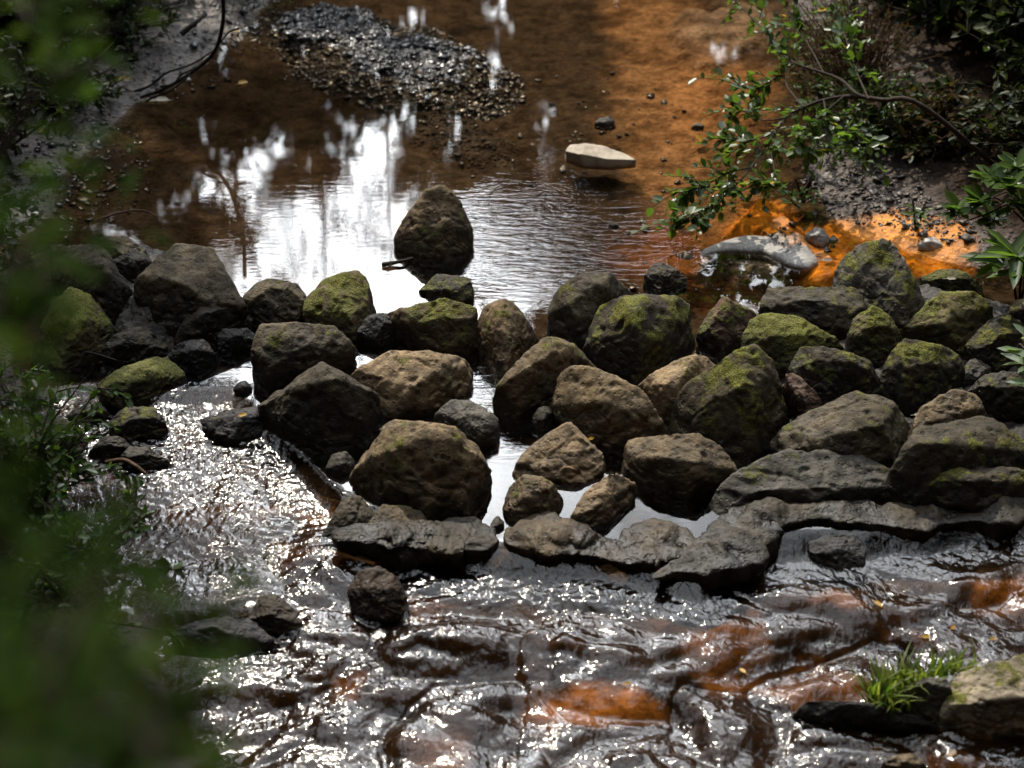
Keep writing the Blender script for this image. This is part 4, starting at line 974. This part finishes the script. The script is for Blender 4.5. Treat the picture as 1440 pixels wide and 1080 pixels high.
sprig('leafy_sprig', 'sprig of broad shiny leaves leaning in at the right edge above the boulders', 'plant', b0, [P(1420, 262, .62), P(1375, 285, .52), P(1395, 250, .62), P(1440, 290, .5), P(1345, 300, .42), P(1465, 255, .6), P(1390, 310, .42), P(1430, 235, .66)], 18, .12, M_LEAF, .42, 41)
b1 = (2.55, 8.35, gz(2.55, 8.35) - .02)
sprig('long_leaved_plant', 'plant with long drooping green leaves at the right edge beside the leaning boulder', 'plant', b1, [P(1430, 362, .5), P(1455, 385, .45), P(1412, 372, .45)], 9, .24, M_LEAF, .26, 42, droop=.25)
b2 = (2.36, 7.5, gz(2.36, 7.5) - .02)
sprig('silvery_plant', 'plant with pale silvery leaves bright in the sun at the right edge', 'plant', b2, [P(1452, 478, .5), P(1450, 515, .46), P(1458, 548, .42), P(1448, 500, .48)], 8, .13, M_LEAF_SILVER, .30, 43)
b3 = (2.15, 10.0, gz(2.15, 10.0) - .01)
sprig('seedling', 'tiny green seedling on the mud under the overhanging branch', 'plant', (P(1130, 285, .02)), [P(1122, 282, .06), P(1140, 280, .07), P(1112, 285, .05)], 7, .09, M_LEAF, .4, 44)
sprig('seedling', 'small seedling at the edge of the orange mud right of the grey knob', 'plant', (P(1288, 322, gz(2.1, 10.2))), [P(1286, 305, .14), P(1294, 312, .12)], 8, .07, M_LEAF, .4, 45)

def grass(label, uvs, z, n, hh, seed):
    r = np.random.default_rng(seed); g = Geo()
    p = np.array([P(a, b, surf(a, b)[2] + z) for a, b in uvs])
    o = p.mean(0)
    for _ in range(n):
        i = r.integers(0, len(p)); b = p[i] + np.array([r.normal() * .03, r.normal() * .03, -.02])
        L = hh * r.uniform(.4, 1.1); a = r.uniform(0, 6.283); ln = r.uniform(.2, .9)
        d = np.array([math.cos(a), math.sin(a), 0]); w = np.array([-math.sin(a), math.cos(a), 0]) * r.uniform(.005, .010)
        ts = np.linspace(0, 1, 6)
        c = b + np.outer(ts * L, [0, 0, 1]) * (1 - .35 * ln * ts[:, None]) + np.outer(ts ** 2 * L * ln, d)
        wd = (1 - ts ** 2)[:, None] * w + 1e-5
        v = np.concatenate([c + wd, c - wd]); k = np.arange(5)
        g.add(v, np.stack([k, k + 1, k + 7, k + 6], -1))
    ob = link('grass_tuft', g.mesh('grass_tuft', M_GRASS, o), loc=o)
    return tag(ob, label, 'grass')
grass('tuft of bright green grass growing on the dark rock in the lower right', [(1235, 985), (1250, 980), (1262, 975), (1245, 992)], .05, 110, .19, 51)
grass('second tuft of lit grass trailing along the rock, right of the first', [(1285, 960), (1300, 955), (1318, 950), (1335, 945), (1345, 935)], .08, 110, .14, 52)

# ---- blurred foliage close to the camera: a sapling on the near bank, its top leaves at the level of the viewer
def near_sapling(name, label, base, blobs, seed, lsize, mat):
    r = np.random.default_rng(seed); o = np.array([base[0], base[1], gz(*base) - .05])
    ro = empty(name, tuple(o)); tag(ro, label, 'sapling', 'saplings close to the viewer')
    g = Geo(); lg = Geo()
    top = np.mean([Pd(b[0], b[1], b[4]) for b in blobs], 0)
    crown = np.array([base[0] + .1, base[1], top[2] - .9])
    g.tube(bez([o, (o + crown) / 2 + [.05, 0, 0], crown], 20), np.linspace(.035, .018, 20), 8)
    for (cx, cy, rx, ry, d, n) in blobs:
        ct = Pd(cx, cy, d); sx, sy = rx * d / FPX, ry * d / FPX
        g.tube(bez([crown, (crown + ct) / 2 - [0, .05, .1], ct], 14), np.linspace(.014, .004, 14), 6)
        a = r.normal(size=(n, 3)) * .5
        c = ct + a * np.array([sx, .10 + .05 * d, sy])
        for q in c[::9]: g.tube(bez([ct, (ct + q) / 2 + [0, 0, .01], q], 6), np.linspace(.0035, .0012, 6), 4)
        lg.leaves(c, rand_dirs(n, r) * [1, 1, .5], np.array([0, 0, 1.]) + rand_dirs(n, r) * .8, lsize * r.uniform(.6, 1.2, n), lsize * .5)
    link('stem', g.mesh('stem', M_BARK, o), ro); link('foliage', lg.mesh('foliage', mat, o), ro)
near_sapling('sapling', 'out of focus green sapling leaves filling the lower left corner', (-.75, .75), [(50, 1010, 160, 140, 1.5, 115), (170, 1020, 150, 100, 1.6, 46), (100, 920, 140, 70, 1.8, 30), (220, 1070, 110, 50, 1.5, 24)], 61, .05, M_LEAF_NEAR)
near_sapling('sapling', 'blurred dark green leaves along the left edge in front of the boulders', (-1.35, 1.2), [(0, 420, 80, 150, 2.0, 34), (60, 450, 70, 60, 2.3, 10), (0, 620, 50, 110, 2.0, 22), (0, 780, 80, 90, 1.9, 26)], 62, .06, M_LEAF_NEAR)
near_sapling('sapling', 'thin veil of blurred leaves in front of the muddy left shore', (-1.5, 1.8), [(60, 110, 130, 120, 2.6, 26), (110, 230, 110, 70, 3.0, 14), (40, 20, 120, 60, 2.6, 20)], 63, .06, M_LEAF_NEAR)

# ================================================================== TWIGS AND FALLEN LEAVES
def stick(name, label, pts, radii, subs=(), mat=None, cat='twig'):
    g = Geo(); c = bez(pts, 30); o = np.asarray(pts[0], float)
    g.tube(c, np.linspace(*radii, 30), 6)
    for s in subs: g.tube(bez(s, 14), np.linspace(radii[0] * .5, radii[1] * .6, 14), 5)
    ob = link(name, g.mesh(name, mat or M_TWIG, o), loc=o); return tag(ob, label, cat)
def Q(px, py, y): return Py(px, py, y)
e0 = P(198, 137, .03)
stick('bare_sapling', 'bare dark branch arching from the muddy spit up and out of the picture', [e0, P(230, 125, .12), P(265, 105, .25), P(300, 75, .42), P(312, 40, .6), P(314, 5, .78), P(308, -40, 1.)], (.010, .014),
      [[P(305, 68, .45), P(270, 90, .36), P(235, 102, .25), P(212, 120, .14), P(190, 128, .06)], [P(283, 92, .33), P(255, 105, .28), P(245, 118, .2), P(225, 122, .16)], [P(268, 104, .27), P(240, 128, .16), P(218, 136, .08), P(206, 142, .03)], [P(310, 60, .5), P(322, 45, .55), P(335, 40, .56)]], cat='branch')
stick('twig', 'short forked twig floating beside the solitary boulder', [P(537, 372, .012), P(552, 370, .015), P(570, 366, .02), P(580, 363, 0.)], (.012, .007), [[P(552, 370, .015), P(545, 376, .01), P(540, 378, .0)]])
stick('twig', 'curved twig lying in the dark water behind the left boulders', [P(140, 308, .01), P(165, 300, .03), P(185, 296, .04), P(205, 297, .03), P(222, 305, .0)], (.007, .004), mat=M_BARK_RED)
stick('twig', 'crooked stick caught at the top left of the sparkling cascade', [surf(150, 658) + [0, 0, .03], surf(175, 660) + [0, 0, .05], surf(192, 668) + [0, 0, .05], surf(206, 674) + [0, 0, .03]], (.011, .008), mat=M_BARK_RED)
stick('twig', 'straight twig across the bright pool under the mossy rock at left', [surf(98, 512) + [0, 0, .06], surf(130, 514) + [0, 0, .07], surf(165, 517) + [0, 0, .04]], (.008, .005))
stick('twig', 'dark branch lying on the bank at the top edge, in the undergrowth', [P(255, 48, .25), P(275, 32, .3), P(290, 20, .3)], (.02, .01))
stick('twig', 'grey stem slanting in front of the leafy sprig at the right edge', [P(1355, 312, .42), P(1390, 300, .46), P(1425, 288, .44), b0], (.003, .008))

def fallen(label, px, py, size, mat, z=None, rot=0., y=None):
    p = surf(px, py) if z is None else P(px, py, z)
    p = p + np.array([0, 0, .012 if z is None else .0]); size *= .75
    g = Geo(); d = np.array([[math.cos(rot), math.sin(rot), .05]])
    g.leaves(p[None] - d * size / 2, d, np.array([[.15, -.35, 1.]]), size, size * .5, .3, .15)
    g.tube(np.array([p - d[0] * size * .5, p - d[0] * size * .9]), [.0016, .001], 4)
    o = link('fallen_leaf', g.mesh('fallen_leaf', mat, p), loc=p)
    return tag(o, label, 'leaf', 'fallen leaves')
fallen('orange yellow leaf on the grey mud of the left spit', 176, 113, .11, M_YELLOW, rot=.2)
fallen('yellow leaf floating on the brown water beside the spit', 342, 118, .10, M_YELLOW, rot=.7)
fallen('small yellow leaf near the gravel bar under the hanging branch', 330, 45, .09, M_YELLOW, rot=.1)
fallen('small orange leaf on the dark grit at the left edge', 61, 186, .08, M_YELLOW, rot=1.)
fallen('yellow leaf stuck on the flat wet slab in the left run', 341, 583, .06, M_YELLOW, z=.06, rot=.6)
fallen('greenish yellow leaf under the water of the right hand run', 1235, 852, .055, M_YELLOW, rot=-.9)
fallen('orange leaf on the wet brown step above the grass', 1302, 898, .05, M_YELLOW, rot=.1)
fallen('small orange leaf on the brown step, right of the other ones', 1340, 885, .045, M_YELLOW, rot=.8)
fallen('dull yellow leaf on the brown step nearest the right edge', 1397, 901, .045, M_YELLOW, rot=.3)
fallen('long yellow leaf caught on the ledge in the lower centre', 1044, 946, .05, M_YELLOW, rot=2.2)
fallen('small yellow leaf on the bright orange rock at the bottom', 882, 964, .04, M_YELLOW, rot=.2)
fallen('tan leaf on the wet stone near the bottom right corner', 1338, 1062, .07, M_PALE, rot=.5)
fallen('bleached leaf lying on the bright orange mud', 1164, 368, .08, M_PALE, rot=.1)
fallen('pale leaf on the mossy stone right of the tall upright boulder', 1338, 391, .07, M_PALE, z=.14, rot=.1)
fallen('yellow leaf at the foot of the domed tan boulder', 832, 616, .05, M_YELLOW, z=.04, rot=.7)
fallen('pale bleached leaf on the water edge of the spit', 228, 142, .12, M_PALE, rot=.15)
fallen('second bleached leaf at the edge of the spit, right of the other', 212, 143, .09, M_PALE, rot=.1)
fallen('white scrap of leaf on the brown slab of the right hand pile', 1291, 583, .05, M_PALE, z=.16, rot=.1)

# ================================================================== TREES AROUND THE POOL (seen mirrored in it), plus unseen ones added against skylight
def make_tree(name, h, seed, leaves, lsize, crown_lo=.3, spread=.28, bare=False, r0=.10, leafmat=None, bark=None):
    r = np.random.default_rng(seed); g = Geo(); lc = []
    c = bez([(0, 0, -.2), (r.normal() * .04 * h, r.normal() * .03 * h, h * .35), (r.normal() * .06 * h, r.normal() * .05 * h, h * .7), (r.normal() * .08 * h, r.normal() * .06 * h, h)], 30)
    g.tube(c, np.linspace(r0, .012, 30) ** 1.0, 8)
    nl = 20 if not bare else 13
    for i in range(nl):
        e = crown_lo + (1 - crown_lo) * (i + r.uniform(0, 1)) / nl
        k = min(int(e * 29), 28); a = r.uniform(0, 6.283)
        L = spread * h * (1.15 - e * .75) * r.uniform(.6, 1.2)
        d = np.array([math.cos(a), math.sin(a), r.uniform(.15, .8)]) * L
        b = bez([c[k], c[k] + d * .5 - [0, 0, .04 * L], c[k] + d], 10); g.tube(b, np.linspace(r0 * .35 * (1.1 - e), .006, 10), 5)
        for j in range(4):
            q = r.integers(3, 10); d2 = (rand_dirs(1, r)[0] * .6 + d / L * .6 + [0, 0, .2]) * L * .45
            b2 = bez([b[q], b[q] + d2 * .5, b[q] + d2], 6); g.tube(b2, np.linspace(.010, .003, 6), 4)
            lc.append(b2[-1]); lc.append(b2[3]); lc.append(b[-1])
    trunk = g.mesh('trunk', bark or M_BARK_RED)
    crown = None
    if leaves:
        lc = np.array(lc); ci = r.integers(0, len(lc), leaves)
        p = lc[ci] + r.normal(size=(leaves, 3)) * np.array([.22, .22, .18]) * h * .085
        lg = Geo(); lg.leaves(p, rand_dirs(leaves, r), rand_dirs(leaves, r) + [0, 0, .6], lsize * r.uniform(.6, 1.3, leaves), lsize * .55)
        crown = lg.mesh('crown', leafmat or M_LEAF_TREE)
    return trunk, crown
PROTO = [make_tree('a', 8., 91, 7000, .20), make_tree('b', 8., 92, 8500, .22, .12, .32), make_tree('c', 8., 93, 5500, .18, .35, .24), make_tree('d', 8., 94, 260, .14, .3, .24, True, .075)]
def place_tree(kind, x, y, hgt, rz, label, grp='trees standing around the pool', tilt=0.):
    z = ground_z(x, y)
    ro = empty('tree' if kind < 3 else 'bare_tree', (x, y, z)); tag(ro, label, 'tree', grp)
    s = hgt / 8.; ro.scale = (s, s, s); ro.rotation_euler = (0, tilt, rz)
    t, c = PROTO[kind]
    link('trunk', t, ro)
    if c: link('crown', c, ro)
for i, (k, x, y, h, rz, lab) in enumerate([
    (0, -9.6, 22, 11.5, 0, 'tall leafy tree mirrored at the far left of the pool'),
    (1, -7.4, 20.5, 10.3, 1.2, 'broad leafy tree mirrored at the left of the pool, dark green'),
    (0, -6.9, 22.5, 9.6, 2.1, 'leafy tree mirrored left of the white patch of the pool'),
    (1, -6.5, 24.5, 8.8, 3.4, 'brownish tree mirrored next to the white patch of the pool'),
    (1, -9.0, 27.5, 8.4, 2.2, 'low dark tree behind the far left trees'), (1, -6.6, 27.0, 7.4, .2, 'low dark tree behind the left trees'), (1, -3.2, 27.5, 6.1, 5.2, 'low dark tree behind the bare trees'),
    (1, -.6, 27.0, 6.6, 3.9, 'low dark tree behind the central trees'), (1, 2.0, 27.5, 7.0, 2.9, 'low dark tree behind the right central trees'), (1, 4.6, 27.0, 7.6, 1.9, 'low dark tree behind the right trees'), (1, 7.6, 26.0, 8.4, .9, 'low dark tree behind the far right trees'),
    (1, .8, 26.0, 7.4, 3.0, 'dark tree behind the loose leafy tree'), (1, -4.6, 26.5, 6.3, 1.5, 'low tree left of the mirrored gap in the trees'), (0, 2.0, 26.5, 8.4, 2.5, 'tree behind the one over the orange stripe'),
    (2, -3.1, 23.0, 5.6, .5, 'thin brown tree mirrored under the hanging branch'),
    (1, -1.7, 25.0, 5.6, 4.0, 'rounded tree mirrored behind the gravel bar'),
    (2, -.4, 24.0, 6.0, 2.2, 'small tree mirrored right of the gravel bar'),
    (0, 1.2, 25.0, 8.6, 1.0, 'loose leafy tree mirrored in the rippled water'),
    (1, 2.9, 23.5, 8.8, 5.1, 'tree mirrored over the orange stripe of the bed'),
    (0, 4.4, 22.0, 8.8, 2.9, 'tall tree mirrored at the right of the pool'),
    (1, 6.6, 21.0, 10.2, .3, 'broad tree mirrored at the top right behind the bushes'),
    (0, 9.0, 20.5, 11.0, 4.4, 'tall tree at the far right behind the dark bushes'),
    (3, -3.0, 20.6, 7.4, .4, 'bare slender tree whose mirrored trunk crosses the white patch'),
    (3, -2.35, 20.9, 7.2, 2.0, 'second bare tree mirrored in the white patch, right of the first'),
    (3, -3.75, 20.5, 6.6, 3.3, 'bare tree mirrored at the left rim of the white patch'),
    (3, -1.5, 21.2, 6.3, 5.0, 'thin bare tree mirrored just right of the white patch')]):
    place_tree(k, x, y, h, rz, lab)
place_tree(1, -4.2, -3.6, 13.5, .4, 'tall unseen tree added behind the viewer on the left bank to block skylight', 'unseen trees added to block skylight')  # unseen trees behind the viewer, added to keep skylight off front faces
place_tree(0, 4.0, -3.4, 13.5, 1.4, 'tall unseen tree added behind the viewer on the right bank to block skylight', 'unseen trees added to block skylight')
place_tree(1, .2, -6.5, 14., 2.4, 'tall unseen tree added farthest behind the viewer to block skylight', 'unseen trees added to block skylight')
for k_, x_, y_, h_, r_ in [(1, -6.2, 1.0, 12., 1.), (1, 6.2, 1.2, 12., 2.), (0, -6.4, 5.6, 11.5, 3.), (0, 6.6, 6.0, 11.5, 4.), (1, -2.2, -5.4, 14., 5.), (1, 3.0, -6.2, 14., .6)]:  # more unseen trees, added to darken the boulders' fronts
    place_tree(k_, x_, y_, h_, r_, 'tall unseen leafy tree added beside or behind the viewer to block skylight', 'unseen trees added to block skylight')
# overhanging trees at the sides throw the dappled shade
place_tree(0, -5.3, 13.4, 7.8, .9, 'tree leaning over the left shore and shading the left boulders')

# ================================================================== LIGHT, SKY, CAMERA
SUN_EL, SUN_AZ = math.radians(48), math.radians(-22)
sd = Vector((math.sin(SUN_AZ) * math.cos(SUN_EL), math.cos(SUN_AZ) * math.cos(SUN_EL), math.sin(SUN_EL)))
sl = bpy.data.lights.new('sun', 'SUN'); sl.energy = 5.0; sl.angle = math.radians(.5); sl.color = (1., .91, .77)
so = bpy.data.objects.new('sun', sl); COL.objects.link(so); so.rotation_euler = sd.to_track_quat('Z', 'Y').to_euler(); so.location = (-6, 16, 20)

w = bpy.data.worlds.new('World'); scene.world = w; w.use_nodes = True
nt = w.node_tree; nt.nodes.clear(); n = N(nt)
sky = n('ShaderNodeTexSky', sky_type='NISHITA', sun_disc=False, sun_elevation=SUN_EL, sun_rotation=SUN_AZ, air_density=1.0, dust_density=1.2)
bg = n('ShaderNodeBackground', {'Color': sky.outputs[0], 'Strength': .05})
# bright cloud low in front of the camera, and thin white cloud round the sun
co = n('ShaderNodeTexCoord').outputs['Generated']
cl = Vector((math.sin(math.radians(-4)) * math.cos(math.radians(27.5)), math.cos(math.radians(-4)) * math.cos(math.radians(27.5)), math.sin(math.radians(27.5))))
d1 = n('ShaderNodeVectorMath', {0: co, 1: tuple(cl)}, operation='DOT_PRODUCT').outputs['Value']
d2 = n('ShaderNodeVectorMath', {0: co, 1: tuple(sd)}, operation='DOT_PRODUCT').outputs['Value']
cn = n.noise(co, 5., 6, .6, .4)
edge = n.math('ADD', d1, n.math('MULTIPLY', n.math('SUBTRACT', cn, .5), .05))
m1 = n.rng(edge, math.cos(math.radians(12.5)), math.cos(math.radians(4.5)))
m2 = n.rng(n.math('ADD', d2, n.math('MULTIPLY', n.math('SUBTRACT', cn, .5), .25)), .55, 1.0)
st = n.math('ADD', n.math('MULTIPLY', m1, 17.), n.math('MULTIPLY', n.math('MULTIPLY', m2, n.rng(cn, .35, .65, .3, 1.)), .8))
cl2 = Vector((math.sin(math.radians(15)) * math.cos(math.radians(47)), math.cos(math.radians(15)) * math.cos(math.radians(47)), math.sin(math.radians(47))))
d3 = n('ShaderNodeVectorMath', {0: co, 1: tuple(cl2)}, operation='DOT_PRODUCT').outputs['Value']
m3 = n.rng(n.math('ADD', d3, n.math('MULTIPLY', n.math('SUBTRACT', cn, .5), .05)), math.cos(math.radians(15)), math.cos(math.radians(8)))
st = n.math('ADD', st, n.math('MULTIPLY', m3, 6.))  # second cloud patch, added for silver glints on the right-hand water
# broad thin cloud high ahead, added to silver the running water
cl3 = Vector((math.sin(math.radians(-2)) * math.cos(math.radians(68)), math.cos(math.radians(-2)) * math.cos(math.radians(68)), math.sin(math.radians(68))))
d4 = n('ShaderNodeVectorMath', {0: co, 1: tuple(cl3)}, operation='DOT_PRODUCT').outputs['Value']
m4 = n.rng(n.math('ADD', d4, n.math('MULTIPLY', n.math('SUBTRACT', cn, .5), .12)), math.cos(math.radians(46)), math.cos(math.radians(20)))
st = n.math('ADD', st, n.math('MULTIPLY', n.math('MULTIPLY', m4, n.rng(cn, .3, .6, .4, 1.)), 2.7))
bg2 = n('ShaderNodeBackground', {'Color': (.93, .965, 1., 1), 'Strength': st})
ad = n('ShaderNodeAddShader', {0: bg.outputs[0], 1: bg2.outputs[0]})
wo = nt.nodes.new('ShaderNodeOutputWorld'); nt.links.new(ad.outputs[0], wo.inputs[0])

cam = bpy.data.cameras.new('camera'); co_ = bpy.data.objects.new('camera', cam); COL.objects.link(co_)
cam.angle = HFOV; cam.clip_start = .05; cam.clip_end = 2000
co_.location = (0, 0, H); co_.rotation_euler = (math.pi / 2 - PITCH, 0, 0)
cam.dof.use_dof = True; cam.dof.focus_distance = 9.1; cam.dof.aperture_fstop = 1.7; cam.dof.aperture_blades = 9
scene.camera = co_
scene.view_settings.view_transform = 'Standard'; scene.view_settings.look = 'None'; scene.view_settings.exposure = 0; scene.view_settings.gamma = 1
scene.render.engine = 'CYCLES'
scene.cycles.use_denoising = True
try: scene.cycles.denoiser = 'OPENIMAGEDENOISE'
except Exception: pass
scene.cycles.max_bounces = 8; scene.cycles.diffuse_bounces = 3; scene.cycles.glossy_bounces = 4; scene.cycles.transparent_max_bounces = 12
scene.cycles.caustics_reflective = False; scene.cycles.caustics_refractive = False
scene.cycles.sample_clamp_indirect = 6
